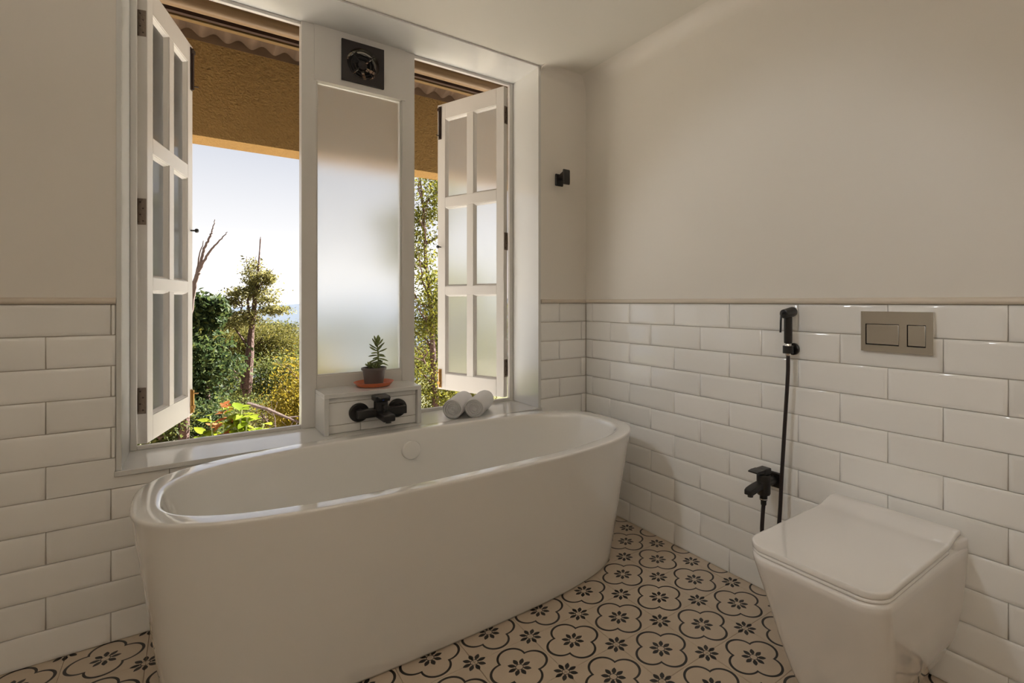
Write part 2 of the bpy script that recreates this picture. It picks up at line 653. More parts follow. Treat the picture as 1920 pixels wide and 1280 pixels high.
# ---- floor tiles: printed cement tiles, one object each
FX0, FY0 = .0504, -.5007
FM = {}
for i in range(0, 17):
    for j in range(-4, 15):
        cx, cy = FX0 - i * FT, FY0 - j * FT
        x0, x1 = max(cx - FT / 2, XL), min(cx + FT / 2, 0.005)
        y0, y1 = max(cy - FT / 2, YB), min(cy + FT / 2, .005)
        if x1 - x0 < .008 or y1 - y0 < .008:
            continue
        key = tuple(round(q, 4) for q in (x0 - cx, x1 - cx, y0 - cy, y1 - cy))
        if key not in FM:
            g = .0006
            mb = MB()
            rings = []
            for ins, z in ((0, -.010), (0, -.0009), (.0010, 0)):
                rings.append([(key[0] + g + ins, key[2] + g + ins, z), (key[1] - g - ins, key[2] + g + ins, z), (key[1] - g - ins, key[3] - g - ins, z), (key[0] + g + ins, key[3] - g - ins, z)])
            mb.rings(rings, False, True)
            tmp = mb.build('tile', M['ftile'])
            FM[key] = tmp.data
            bpy.data.objects.remove(tmp)
        o = bpy.data.objects.new('tile', FM[key])
        link(o, floor)
        o.location = (cx, cy, rng.uniform(-.0004, .0004))

UPW = 10.6
# ---- warm fill lights added out of view to brighten the room
def fill_light(label, loc, nrm, watts):
    t = thing('added_fill_light', label, 'added fill light', loc, 0, 'added fill lights')
    x, y, z_ = loc
    n3 = Vector((nrm[0], nrm[1], 0))
    sd = Vector((-n3.y, n3.x, 0))
    rings = []
    for zz, wd, dp in ((z_ - .07, .09, .05), (z_ - .03, .14, .09), (z_ + .03, .17, .12)):
        rings.append([Vector((x, y, zz)) + sd * (wd * math.cos(a)) + n3 * (.002 + dp * math.sin(a)) for a in [PI * k / 12 for k in range(13)]])
    MB().rings(rings).build('bowl', M['ceram'], t, smooth=True)
    ld = bpy.data.lights.new('lamp', 'AREA')
    ld.shape = 'RECTANGLE'
    ld.size, ld.size_y = .24, .07
    ld.energy = watts
    ld.color = (1.0, .93, .87)
    lo = bpy.data.objects.new('lamp', ld)
    link(lo, t)
    lo.location = Vector((nrm[0] * .055, nrm[1] * .055, .036))
    lo.rotation_euler = (PI, 0, math.atan2(sd.y, sd.x))
    return t


fill_light('unseen fill light added on the rear wall behind the camera', (-1.7, YB, 1.75), (0, 1), UPW)
fill_light('unseen fill light added on the side wall left of the camera', (XL, -2.3, 1.75), (1, 0), UPW)

# ---- spotlight added out of view, shaped for the light pool on the right-hand wall
spt = thing('added_fill_spot', 'unseen fill spotlight added left of the window, turned to the tiled wall', 'spotlight', (-2.75, -1.05, CEIL))
MB().lathe((-2.75, -1.05, 0), [(.05, CEIL - .0005), (.05, CEIL - .018), (.008, CEIL - .02), (.008, CEIL - .09)], 28).build('mount', M['ceram'], spt, smooth=True)
s_aim = (Vector((0, -1.14, 1.0)) - Vector((-2.75, -1.05, 2.27))).normalized()
s_c = Vector((-2.75, -1.05, 2.27))
MB().tube([s_c - s_aim * .06, s_c - s_aim * .055, s_c + s_aim * .075], [.03, .042, .046], 28).build('head', M['ceram'], spt, smooth=True)
s_d = bpy.data.lights.new('lamp', 'SPOT')
s_d.energy = 30.0
s_d.color = (.93, .97, 1.0)
s_d.spot_size = math.radians(47)
s_d.spot_blend = .6
s_d.shadow_soft_size = .09
s_o = bpy.data.objects.new('lamp', s_d)
link(s_o, spt)
s_o.location = s_c + s_aim * .125 - ORG[spt]
s_o.rotation_euler = s_aim.to_track_quat('-Z', 'Y').to_euler()

# ================================================================== WINDOW
D = .262                          # face of the window frame
F0 = D + .022
win = struct(empty('window_1', ((OX0 + OX1) / 2, D, SILL)))
# stone lining
def stone(name, b, edge=None):
    o = box(name, b, M['marble'], win, bevel=.0015)
    return o


stone('sill', (OX0 - .018, OX1 + .018, -.014, D + .03, SILL - .017, SILL))
MB().box(OX0 - .014, OX0, -.004, D + .03, SILL, CEIL - .001).build('jamb_lining', M['marble'], win, bevel=.0015)
MB().box(OX1, OX1 + .015, -.004, D + .03, SILL, CEIL - .001).build('jamb_lining', M['marble'], win, bevel=.0015)
MB().box(OX0, OX1, -.004, D + .03, CEIL - .009, CEIL - .0005).build('head_lining', M['marble'], win, bevel=.001)
HEAD = CEIL - .009
# outer frame
FT0, FZ0 = .020, SILL + .015
def framebar(name, b):
    return box(name, b, M['frame'], win, bevel=.002)


framebar('frame_jamb', (OX0, OX0 + FT0, D, F0, SILL, HEAD))
framebar('frame_jamb', (OX1 - FT0 - .004, OX1, D, F0, SILL, HEAD))
PX0, PX1, PX2, PX3 = -1.397, -1.337, -.956, -.893   # posts of the fixed centre light
framebar('frame_sill', (OX0 + FT0, PX0, D, F0, SILL, FZ0))
framebar('frame_sill', (PX3, OX1 - FT0 - .004, D, F0, SILL, FZ0))
framebar('frame_head', (OX0 + FT0, PX0, D, F0, HEAD - .014, HEAD))
framebar('frame_head', (PX3, OX1 - FT0 - .004, D, F0, HEAD - .014, HEAD))
framebar('post', (PX0, PX1, D - .010, D + .05, SILL, HEAD))
framebar('post', (PX2, PX3, D - .010, D + .05, SILL, HEAD))
framebar('rail', (PX1, PX2, D - .006, D + .045, SILL + .14, .792))
MB().box(PX1 - .003, PX2 + .003, D + .012, D + .018, .79, 2.125).build('pane', M['frost'], win)
tag(win.children[-1], 'tall frosted glass pane')
for a, b, c, d in ((PX1, PX1 + .006, .792, 2.118), (PX2 - .006, PX2, .792, 2.118)):
    box('glazing_bead', (a, b, D - .002, D + .011, c, d), M['frame'], win)
box('glazing_bead', (PX1 + .006, PX2 - .006, D - .002, D + .011, .792, .798), M['frame'], win)


def plate_hole(x0, x1, z0, z1, cx, cz, r, y0, y1, n=64):
    """rectangular plate in XZ with a round hole"""
    mb = MB()
    def on_rect(a):
        dx, dz = math.cos(a), math.sin(a)
        t = min(((x1 - cx) / dx if dx > 1e-9 else (x0 - cx) / dx if dx < -1e-9 else 9e9),
                ((z1 - cz) / dz if dz > 1e-9 else (z0 - cz) / dz if dz < -1e-9 else 9e9))
        return cx + dx * t, cz + dz * t
    angs = sorted([2 * PI * k / n for k in range(n)] + [math.atan2(z - cz, x - cx) % (2 * PI) for x in (x0, x1) for z in (z0, z1)])
    o = [on_rect(a) for a in angs]
    c = [(cx + r * math.cos(a), cz + r * math.sin(a)) for a in angs]
    mb.rings([[(p[0], y0, p[1]) for p in c], [(p[0], y0, p[1]) for p in o], [(p[0], y1, p[1]) for p in o], [(p[0], y1, p[1]) for p in c], [(p[0], y0, p[1]) for p in c]], False, False)
    return mb


FCX, FCZ = -1.142, 2.238
plate_hole(-1.347, -.942, 2.118, 2.345, FCX, FCZ, .074, D - .020, D + .03).build('fan_board', M['frame'], win)
box('board_fillet', (-1.347, -.942, D - .016, D + .03, 2.347, HEAD), M['frame'], win)

# ---- exhaust fan
fan = thing('exhaust_fan', 'square dark brown extractor fan in the white board above the frosted pane', 'fan', (FCX, D - .02, FCZ - .094))
FY = D - .020
plate_hole(FCX - .094, FCX + .094, FCZ - .094, FCZ + .094, FCX, FCZ, .073, FY - .012, FY - .0005).build('face_plate', M['plastic'], fan)
MB().lathe((FCX, 0, FCZ), [(.073, FY - .011), (.073, FY + .07), (.0715, FY + .07), (.0715, FY - .011), (.073, FY - .011)], 48, 'Y', False, False).build('duct_ring', M['plastic'], fan, smooth=True)
MB().lathe((FCX, 0, FCZ), [(.002, FY + .002), (.020, FY + .003), (.023, FY + .008), (.023, FY + .05), (.002, FY + .05)], 32, 'Y').build('hub', M['plastic'], fan, smooth=True)
for k in range(6):
    a0 = 2 * PI * k / 6 + .3
    rings = []
    for r, sw, yy in ((.021, .44, .010), (.045, .50, .010), (.069, .54, .010)):
        ring = []
        for s_, t in ((-1, 0), (1, 0), (1, .002), (-1, .002)):
            a = a0 + s_ * sw * .9
            ring.append((FCX + r * math.cos(a), FY + .028 + s_ * yy + t, FCZ + r * math.sin(a)))
        rings.append(ring)
    MB().rings(rings).build('blade', M['blade'], fan)
for r in (.036, .050, .062):
    MB().lathe((FCX, 0, FCZ), [(r - .0012, FY - .004), (r + .0012, FY - .004), (r + .0012, FY - .001), (r - .0012, FY - .001), (r - .0012, FY - .004)], 40, 'Y', False, False).build('guard_ring', M['plastic'], fan)
for k in range(4):
    a = PI / 4 + PI / 2 * k
    MB().tube([(FCX + .015 * math.cos(a), FY - .002, FCZ + .015 * math.sin(a)), (FCX + .074 * math.cos(a), FY - .002, FCZ + .074 * math.sin(a))], .002, 6).build('guard_spoke', M['plastic'], fan)

# ---- casement shutters (local: x along the leaf, y through it, z up)
LW, LH, LT = .540, 1.773, .032
COLS = ((.056, .237), (.290, .474))
ROWS = ((.098, .588), (.640, 1.128), (1.190, 1.677))


def shutter(label, loc, ang, sg):
    t = thing('window_shutter', label, 'shutter', loc, math.radians(ang), 'casement shutters of the window')
    ys = sorted((0, sg * LT))

    def bar(name, x0, x1, z0, z1):
        return box(name, (x0, x1, ys[0], ys[1], z0, z1), M['shutter'], t, bevel=.0015, local=True)
    bar('stile', 0, COLS[0][0], 0, LH)
    bar('stile', COLS[1][1], LW, 0, LH)
    bar('rail', COLS[0][0], COLS[1][1], 0, ROWS[0][0])
    bar('rail', COLS[0][0], COLS[1][1], ROWS[0][1], ROWS[1][0])
    bar('rail', COLS[0][0], COLS[1][1], ROWS[1][1], ROWS[2][0])
    bar('rail', COLS[0][0], COLS[1][1], ROWS[2][1], LH)
    for z0, z1 in ROWS:
        bar('muntin', COLS[0][1], COLS[1][0], z0, z1)
        for x0, x1 in COLS:
            pn = box('pane', (x0 - .004, x1 + .004, *sorted((sg * .019, sg * .023)), z0 - .004, z1 + .004), M['frost'], t, local=True)
            # sloping bead round the pane
            mb = MB()
            bw, yf, yb = .011, sg * .004, sg * .0188
            rings = []
            for ins, y in ((0, yf), (.003, yf), (bw, yb), (0, yb)):
                rings.append([(x0 + ins, y, z0 + ins), (x1 - ins, y, z0 + ins), (x1 - ins, y, z1 - ins), (x0 + ins, y, z1 - ins)])
            rings.append(rings[0])
            mb.rings(rings, False, False).build('bead', M['shutter'], pn, local=True)
    for z in (.165, .890, 1.612):                       # butt hinges on the hinge edge
        h = MB().box(-.0025, .0, *sorted((sg * .003, sg * .030)), z - .050, z + .050).build('hinge', M['hinge'], t, local=True, bevel=.0008)
        MB().tube([(-.004, sg * .034, z - .050), (-.004, sg * .034, z + .050)], .0045, 10).build('knuckle', M['hinge'], h, local=True, smooth=True)
        for dz in (-.036, -.012, .012, .036):
            MB().lathe((0, sg * (.012 if dz in (-.036, .012) else .021), z + dz), [(.0032, -.0034), (.0032, -.002)], 10, 'X').build('screw', M['bolt'], h, local=True)
    for z0, z1, m_, lab in ((1.556, 1.760, M['bolt'], 'dark tower bolt'), (.010, .125, M['brass'], 'brass tower bolt')):
        b = box('bolt', (.505, .530, *sorted((0, -sg * .004)), z0, z1), m_, t, bevel=.001, local=True)
        b['label'] = lab
        MB().tube([(.5175, -sg * .008, z0 + .004), (.5175, -sg * .008, z1 - .004)], .0052, 10).build('bolt_rod', m_, b, local=True, smooth=True)
        zz = z0 + .02 if z0 > 1 else z1 - .02
        MB().tube([(.5175, -sg * .010, zz), (.5175, -sg * .030, zz)], .0032, 8).build('bolt_knob', m_, b, local=True, smooth=True)
        z2 = z1 - .02 if z0 > 1 else z0 + .03
        MB().box(.507, .528, *sorted((-sg * .004, -sg * .015)), z2 - .008, z2 + .008).build('bolt_loop', m_, b, local=True)
    k = MB().lathe((.512, 0, .885), [(.004, 0), (.004, -sg * .016), (.009, -sg * .019), (.0105, -sg * .026), (.007, -sg * .031), (.001, -sg * .032)], 16, 'Y').build('knob', M['black'], t, local=True, smooth=True)
    return t


shutter('white six-pane shutter nearest the left wall, seen almost edge-on', (-1.919, .287, .582), 75.2, 1)
shutter('white six-pane shutter behind the rolled towels', (-.367, .290, .582), 110.5, -1)

# ================================================================== STONE PLINTH WITH TAP
BX0, BX1, BY, BZ = -1.343, -.932, .050, .738
pl = thing('tap_plinth', 'white stone box on the sill holding the black bath mixer', 'plinth', ((BX0 + BX1) / 2, .15, SILL))
box('side_slab', (BX0, BX0 + .018, BY, D - .011, SILL + .0005, BZ - .018), M['marble'], pl, bevel=.001)
box('side_slab', (BX1 - .018, BX1, BY, D - .011, SILL + .0005, BZ - .018), M['marble'], pl, bevel=.001)
box('top_slab', (BX0, BX1, BY, D - .011, BZ - .018, BZ), M['marble'], pl, bevel=.0015)
box('backing', (BX0 + .018, BX1 - .018, BY + .031, D - .012, SILL + .0005, BZ - .0185), M['grout'], pl)
for x0, x1, z0, z1 in ((BX0 + .019, BX1 - .019, .697, BZ - .019), (BX0 + .019, BX1 - .019, .601, .695),
                       (BX0 + .019, -1.195, SILL + .001, .599), (-1.193, BX1 - .019, SILL + .001, .599)):
    box('tile', (x0, x1, BY + .024, BY + .031, z0, z1), M['tile'], pl, bevel=.0018)
TY = BY + .024

mx = thing('bath_mixer', 'matt black wall-mounted bath mixer on the stone plinth', 'tap', (-1.12, TY, .645))
for x in (-1.202, -1.037):
    MB().lathe((x, TY - .0005, .645), [(.039, 0), (.041, -.002), (.041, -.011), (.037, -.014), (.018, -.014), (.018, -.03)], 36, 'Y').build('flange', M['black'], mx, smooth=True)
box('body', (-1.222, -1.013, TY - .066, TY - .026, .627, .662), M['black'], mx, bevel=.003)
MB().lathe((-1.122, TY - .050, 0), [(.029, .640), (.029, .692), (.026, .695)], 36).build('cartridge', M['black'], mx, smooth=True)
hd = MB().box(-1.154, -1.092, TY - .088, TY - .018, .695, .718).build('lever', M['black'], mx, bevel=.004)
box('lever_tip', (-1.146, -1.100, TY - .118, TY - .089, .709, .718), M['black'], hd, bevel=.003)
MB().lathe((-1.123, 0, .703), [(.004, TY - .0892), (.004, TY - .0902)], 12, 'Y').build('indicator', mat('blue_dot', (.05, .12, .5), .3), hd)
sp = box('spout', (-1.148, -1.098, TY - .178, TY - .0665, .624, .652), M['black'], mx, bevel=.005)
MB().lathe((-1.123, TY - .160, 0), [(.012, .617), (.012, .624)], 20).build('aerator', M['black'], sp, smooth=True)
MB().lathe((-1.123, TY - .100, 0), [(.0065, .652), (.0065, .670), (.009, .671), (.009, .682), (.007, .684)], 20).build('diverter', M['black'], sp, smooth=True)

# ---- potted succulent on the plinth
SX, SY = -1.112, .168
BZ += .0004
sau = tag(MB().lathe((SX, SY, 0), [(.058, BZ), (.070, BZ + .003), (.083, BZ + .018), (.0865, BZ + .020), (.087, BZ + .021), (.084, BZ + .0215), (.080, BZ + .018), (.066, BZ + .006), (.01, BZ + .0055)], 56).build('plant_saucer', M['terra'], smooth=True), 'orange-red plastic saucer under the small brown pot', 'saucer')
pt = thing('potted_succulent', 'small succulent in a dark brown plastic pot on the plinth', 'plant', (SX, SY, BZ + .006))
z = BZ + .0062
MB().lathe((SX, SY, 0), [(.036, z), (.040, z + .004), (.0485, z + .068), (.0535, z + .069), (.0550, z + .073), (.0542, z + .079), (.0505, z + .080), (.0490, z + .077), (.0475, z + .066), (.002, z + .066)], 48).build('pot', M['pot'], pt, smooth=True)
MB().lathe((SX, SY, 0), [(.0473, z + .0665), (.03, z + .070), (.002, z + .071)], 32).build('soil', M['soil'], pt, smooth=True)
pr_ = random.Random(12)


def fleshy_leaf(base, d, L, wd, parent, m_, up=Vector((0, 0, 1)), bend=.25):
    d = Vector(d).normalized()
    side = d.cross(up)
    side = side.normalized() if side.length > 1e-3 else Vector((1, 0, 0))
    nrm = side.cross(d).normalized()
    rings = []
    for k, (t, s_) in enumerate(((0, .35), (.25, .8), (.55, 1.0), (.8, .8), (.95, .4), (1.0, .08))):
        c = Vector(base) + d * (L * t) + nrm * (bend * L * t * t)
        rings.append([c + side * (wd * s_ * math.cos(a)) + nrm * (wd * .5 * s_ * math.sin(a)) for a in [2 * PI * q / 8 for q in range(8)]])
    o = MB().rings(rings).build('leaf', m_, parent, smooth=True, sharp=80)
    a = o.data.attributes.new('tint', 'FLOAT', 'FACE')
    a.data.foreach_set('value', [pr_.random()] * len(o.data.polygons))
    return o


stem = [(SX + .012, SY, z + .068), (SX + .020, SY, z + .105), (SX + .018, SY, z + .145), (SX + .014, SY, z + .190)]
MB().tube(stem, [.0042, .0038, .0034, .0025], 8).build('stem', M['stem'], pt, smooth=True)
for k in range(26):
    t = k / 25
    zz = z + .102 + .090 * t
    a = k * 2.4
    el = -.25 + 1.25 * t ** 1.5
    L = .050 - .012 * t + pr_.uniform(-.005, .005)
    fleshy_leaf((SX + .019 - .005 * t, SY, zz), (math.cos(a) * math.cos(el), math.sin(a) * math.cos(el), math.sin(el)), L, .0074, pt, M['succ'], bend=-.15 if t < .5 else .15)
for bx, by, n, hh in ((-.024, -.012, 11, .016), (-.010, .012, 8, .012), (.026, -.004, 9, .020), (.0, -.022, 7, .008), (.020, .02, 7, .012)):
    c = Vector((SX + bx, SY + by, z + .070 + hh))
    MB().tube([(c.x, c.y, z + .068), c], .0022, 6).build('stem', M['stem'], pt)
    for k in range(n):
        a = k * 2.4
        el = .1 + 1.2 * k / n
        fleshy_leaf(c, (math.cos(a) * math.cos(el), math.sin(a) * math.cos(el), math.sin(el)), .023, .0046, pt, M['succ'])
BZ -= .0004

# ---- rolled towels
def towel(label, f, b, r, tail):
    f, b = Vector(f), Vector(b)
    ax = (b - f).normalized()
    side = ax.cross(Vector((0, 0, 1))).normalized()
    upv = side.cross(ax)
    t = thing('rolled_towel', label, 'towel', ((f + b) / 2 - Vector((0, 0, r))), 0, 'rolled white towels on the sill')
    rr = random.Random(int(r * 1e5))
    # outer wrap, rounded ends and slightly lumpy
    rings = []
    n = 40
    for q, s_ in ((0, .90), (.012, .965), (.035, 1), (.2, 1.01), (.45, .985), (.7, 1.01), (.93, 1), (.975, .96), (1, .88)):
        c = f.lerp(b, q)
        rings.append([c + (side * math.cos(a) + upv * math.sin(a)) * (r * s_ * (1 + .012 * math.sin(3 * a + q * 6)) * (1 if math.sin(a) > -.97 else .985)) for a in [2 * PI * k / n for k in range(n)]])
    MB().rings(rings, False, True).build('wrap', M['towel'], t, smooth=True, sharp=60)
    # spiral end: coiled strip with depth
    mb = MB()
    turns, N = 4.2, 150
    inn = []
    for k in range(N + 1):
        u = k / N
        a = turns * 2 * PI * u
        rad = .006 + (r * .93 - .006) * u
        wob = 1 + .05 * math.sin(a * 2.3 + 1)
        d_ = side * math.cos(a) + upv * math.sin(a)
        th = .0031
        base = f + d_ * (rad * wob)
        depth = -.001 + .004 * (1 - u) + .0012 * math.sin(a * 5)
        inn.append((base - d_ * th * .9 + ax * (depth + .004), base - d_ * th * .4 + ax * depth, base + d_ * th * .4 + ax * depth, base + d_ * th * .9 + ax * (depth + .004), base + ax * (depth + .03)))
    mb.rings([list(q) for q in inn]).build('coil', M['towel'], t, smooth=True, sharp=70)
    MB().lathe((0, 0, 0), [(.0, 0)], 3) if False else None
    disc = [f + ax * .014 + (side * math.cos(a) + upv * math.sin(a)) * (r * .93) for a in [2 * PI * k / n for k in range(n)]]
    disc2 = [p + ax * .01 for p in disc]
    MB().rings([disc, disc2]).build('inner_fold', M['towel'], t)
    return t


towel('white rolled towel beside the tap plinth', (-.794, .020, SILL + .0485), (-.642, .218, SILL + .0485), .0475, 0)
towel('white rolled towel nearest the right-hand shutter hinge', (-.703, -.027, SILL + .0490), (-.544, .171, SILL + .0490), .0480, 1)

# ================================================================== BATHTUB
tub = thing('bathtub', 'white oval freestanding bathtub under the window', 'bathtub', (-1.06, -.432, 0))
N = 128
TCX, TCY = -1.058, -.434
prof = []
for t in (0, .006, .012):
    pass
prof += [(.772, .252, -.434, .0, 3.0), (.781, .260, -.434, .004, 3.0), (.787, .266, -.434, .014, 3.0)]
for k in range(1, 15):
    u = k / 15
    e = u ** 1.05
    prof.append((.787 + (.853 - .787) * e, .266 + (.375 - .266) * e, -.434, .014 + (.566 - .014) * u, 3.0))
prof += [(.853, .375, -.434, .566, 3.0), (.855, .377, -.434, .573, 3.0), (.8545, .3765, -.434, .5775, 3.0), (.851, .374, -.434, .580, 3.0), (.846, .369, -.434, .5806, 3.0),
         (.804, .327, -.442, .5806, 2.95), (.797, .320, -.443, .580, 2.9), (.792, .315, -.443, .577, 2.9), (.789, .312, -.443, .571, 2.9), (.786, .310, -.443, .56, 2.9)]
for k in range(1, 13):
    u = k / 12
    a = .786 - .15 * u ** 1.1
    prof.append((a, .310 - .062 * u ** 1.2, -.443 + .004 * u, .56 - .40 * u, 2.9 - .2 * u))
prof += [(.615, .232, -.44, .135, 2.65), (.58, .205, -.44, .118, 2.6), (.52, .165, -.44, .110, 2.5), (.35, .10, -.44, .106, 2.4), (.08, .03, -.44, .104, 2.2)]
rings = [superell(TCX, cy, a, b, n, N, zz + .0015) for a, b, cy, zz, n in prof]
MB().rings(rings).build('shell', M['acryl'], tub, smooth=True, sharp=70)
# overflow cap on the window-side inner wall
oc = Vector((-1.048, -.1475, .505))
nrm = Vector((0, -1, .13)).normalized()
tt = Vector((1, 0, 0))
uu = nrm.cross(tt)
rg = []
for r, h in ((.038, -.010), (.038, .010), (.036, .0135), (.028, .0160), (.015, .0172), (.003, .0176)):
    rg.append([oc + nrm * h + (tt * math.cos(a) + uu * math.sin(a)) * r for a in [2 * PI * k / 40 for k in range(40)]])
MB().rings(rg).build('overflow_cap', M['acryl'], tub, smooth=True, sharp=40)
tag(tub.children[-1], 'round white overflow cap')
MB().lathe((TCX - .1, -.44, 0), [(.034, .100), (.034, .111), (.030, .114), (.004, .115)], 32).build('waste_cover', M['chrome'], tub, smooth=True)

# ================================================================== TOILET
to = thing('toilet', 'white back-to-wall toilet with closed square lid', 'toilet', (-.27, -1.582, 0))
TYC = -1.584
def tsec(zz, x0, hw, r0, hwb=None):
    """section: front at x0, half width hw at the front part, flaring to hwb at the wall"""
    hwb = hwb or hw
    ring = []
    n = 8
    xb = -.0015
    xm = -.10
    pts = []
    for k in range(n + 1):                      # front/near corner
        a = PI / 2 * k / n
        pts.append((x0 + r0 - r0 * math.sin(a), -(hw - r0) - r0 * math.cos(a)))
    pts = [(xb, -hwb), (xm, -(hw * .55 + hwb * .45))] + pts
    mir = [(x, -y) for x, y in reversed(pts)]
    return [(x, TYC + y, zz) for x, y in pts + mir]


secs = [(0.0015, -.395, .098, .050, .098), (.012, -.402, .104, .052, .104), (.07, -.418, .128, .055, .134), (.15, -.438, .152, .058, .166),
        (.25, -.470, .166, .060, .184), (.34, -.505, .175, .062, .192), (.395, -.528, .180, .064, .196), (.412, -.532, .182, .064, .197), (.420, -.530, .1805, .063, .196), (.423, -.524, .176, .060, .194)]
MB().rings([tsec(*q) for q in secs]).build('bowl', M['ceram'], to, smooth=True, sharp=50)
# raised ceramic deck against the wall
dk = []
for zz, ins in ((.418, 0), (.442, 0), (.447, .002), (.449, .007)):
    dk.append([(-.0015, TYC - .1965 + ins, zz), (-.050 + ins, TYC - .188 + ins, zz), (-.058 + ins, TYC - .178 + ins, zz), (-.058 + ins, TYC + .178 - ins, zz), (-.050 + ins, TYC + .188 - ins, zz), (-.0015, TYC + .1965 - ins, zz)])
MB().rings(dk).build('deck', M['ceram'], to, smooth=True, sharp=50)


def slab(name, x0, x1, hw, z0, z1, e=.004, r=.062):
    rg = []
    for zz, ins in ((z0, e * .6), (z0 + e * .6, 0), (z1 - e, 0), (z1 - e * .3, e * .3), (z1, e)):
        rg.append(rrect(x0 + ins, x1 - ins, TYC - hw + ins, TYC + hw - ins, (r, .018), zz, 8))
    return MB().rings(rg).build(name, M['ceram'], to, smooth=True, sharp=50)


slab('seat', -.531, -.088, .1815, .4245, .4345)


def lid_ring(ins, dz, top):
    out = []
    for x, y, _ in rrect(-.533 + ins, -.014 - ins, TYC - .1825 + ins, TYC + .1825 - ins, (.062, .010), 0, 8):
        out.append((x, y, top))
    return out


def lid_lift(x):
    t = max(0.0, min(1.0, (x + .115) / .085))
    return .016 * t * t * (3 - 2 * t)


lid = MB()
e = .004
xs_ = [(-.533 + .062 - .062 * math.cos(PI / 2 * k / 14), .1205 + .062 * math.sin(PI / 2 * k / 14)) for k in range(15)]
xs_ = [(-.533, .1205, .004), (-.5322, .128, .0014)] + [(x, hw, 0) for x, hw in xs_ if x > -.5318]
xs_ += [(-.471 + (.471 - .014) * k / 30, .1825, 0) for k in range(1, 31)]
secs_ = []
for x, hw, cut_ in xs_:
    z0, z1 = .4365 + lid_lift(x) + cut_ * .5, .4525 + lid_lift(x) - cut_
    half = [(hw - e * .5, z0), (hw, z0 + e * .6), (hw, z1 - e), (hw - e * .3, z1 - e * .3), (hw - e, z1), (hw - e * 2.2, z1)]
    secs_.append([(x, TYC - h_, q_) for h_, q_ in half] + [(x, TYC + h_, q_) for h_, q_ in reversed(half)])
lid.rings(secs_).build('lid', M['ceram'], to, smooth=True, sharp=50)
for y in (-.13, .13):
    MB().tube([(-.086, TYC + y - .02, .444), (-.086, TYC + y + .02, .444)], .009, 12).build('hinge', M['ceram'], to, smooth=True)

# ================================================================== FLUSH PLATE
fp = thing('flush_plate', 'chrome dual flush plate on the tiles under the dado rail', 'flush plate', (-.004, -1.598, .961))
fx0, fx1 = -.0165, -.0022
yA, yB, zA, zB = -1.700, -1.494, .966, 1.095


def yz_plate_with_windows(name, m_, parent, rects, x0, x1, ya, yb, za, zb):
    ys = sorted({ya, yb, *[r[0] for r in rects], *[r[1] for r in rects]})
    zs = sorted({za, zb, *[r[2] for r in rects], *[r[3] for r in rects]})
    mb = MB()
    for a, b in zip(ys[:-1], ys[1:]):
        for c, d in zip(zs[:-1], zs[1:]):
            my, mz = (a + b) / 2, (c + d) / 2
            if any(r[0] < my < r[1] and r[2] < mz < r[3] for r in rects):
                continue
            mb.box(x0, x1, a, b, c, d)
    o = mb.build(name, m_, parent)
    bm = bmesh.new()
    bm.from_mesh(o.data)
    bmesh.ops.remove_doubles(bm, verts=bm.verts, dist=1e-5)
    # drop the inner walls left between neighbouring cells
    seen = {}
    for f in bm.faces:
        seen.setdefault(tuple(sorted(v.index for v in f.verts)), []).append(f)
    dead = [f for fs in seen.values() if len(fs) > 1 for f in fs]
    bmesh.ops.delete(bm, geom=dead, context='FACES')
    bmesh.ops.recalc_face_normals(bm, faces=bm.faces)
    bm.to_mesh(o.data)
    bm.free()
    return o


R1 = (-1.607, -1.508, .987, 1.055)
R2 = (-1.680, -1.629, .987, 1.055)
yz_plate_with_windows('plate', M['chrome'], fp, [R1, R2], fx0, fx1, yA, yB, zA, zB)
for r in (R1, R2):
    box('button', (fx0 + .002, fx1 - .001, r[0] + .0018, r[1] - .0018, r[2] + .003, r[3] - .0018), M['chrome'], fp, bevel=.0012)
box('gap_liner', (fx1 - .0009, fx1, yA + .01, yB - .01, zA + .01, zB - .01), M['black'], fp)

# ================================================================== BIDET SPRAY AND ANGLE TAP
sy = -1.252
hs = thing('bidet_spray', 'black hand bidet spray hanging in its wall holder by the toilet', 'bidet spray', (-.04, sy, .94))
MB().lathe((0, sy, .952), [(.022, -.0022), (.022, -.012), (.019, -.014), (.009, -.014), (.009, -.028)], 28, 'X').build('holder_base', M['black'], hs, smooth=True)
MB().lathe((-.043, sy, 0), [(.0185, .938), (.0185, .966), (.0135, .966), (.0135, .938), (.0185, .938)], 28, 'Z', False, False).build('holder_ring', M['black'], hs, smooth=True, sharp=50)
MB().lathe((-.043, sy, 0), [(.0085, .930), (.0095, .932), (.0095, .950), (.0115, .952), (.0115, .972), (.0095, .975)], 24).build('chrome_collar', M['chrome'], hs, smooth=True)
MB().lathe((-.043, sy, 0), [(.0135, .975), (.0145, .978), (.0145, 1.072)], 24).build('grip', M['black'], hs, smooth=True)
hdv = MB()
hdv.tube([(-.074, sy, 1.082), (-.071, sy, 1.082), (-.016, sy, 1.089), (-.010, sy, 1.0895)], [.014, .0165, .0185, .0175], 24)
hdv.build('spray_head', M['black'], hs, smooth=True)
MB().tube([(-.073, sy, 1.086), (-.083, sy, 1.085), (-.089, sy, 1.075), (-.091, sy, 1.055), (-.092, sy, 1.028), (-.0935, sy, 1.016)], .0036, 8).build('trigger', M['black'], hs, smooth=True)
hose = [(-.043, sy, .931), (-.043, sy + .001, .86), (-.044, sy + .008, .74), (-.046, sy + .016, .60), (-.050, sy + .022, .47), (-.056, sy + .024, .36), (-.066, sy + .026, .285), (-.082, sy + .036, .225),
        (-.094, sy + .050, .205), (-.102, sy + .062, .225), (-.100, sy + .070, .275), (-.092, sy + .072, .335), (-.085, sy + .073, .372)]


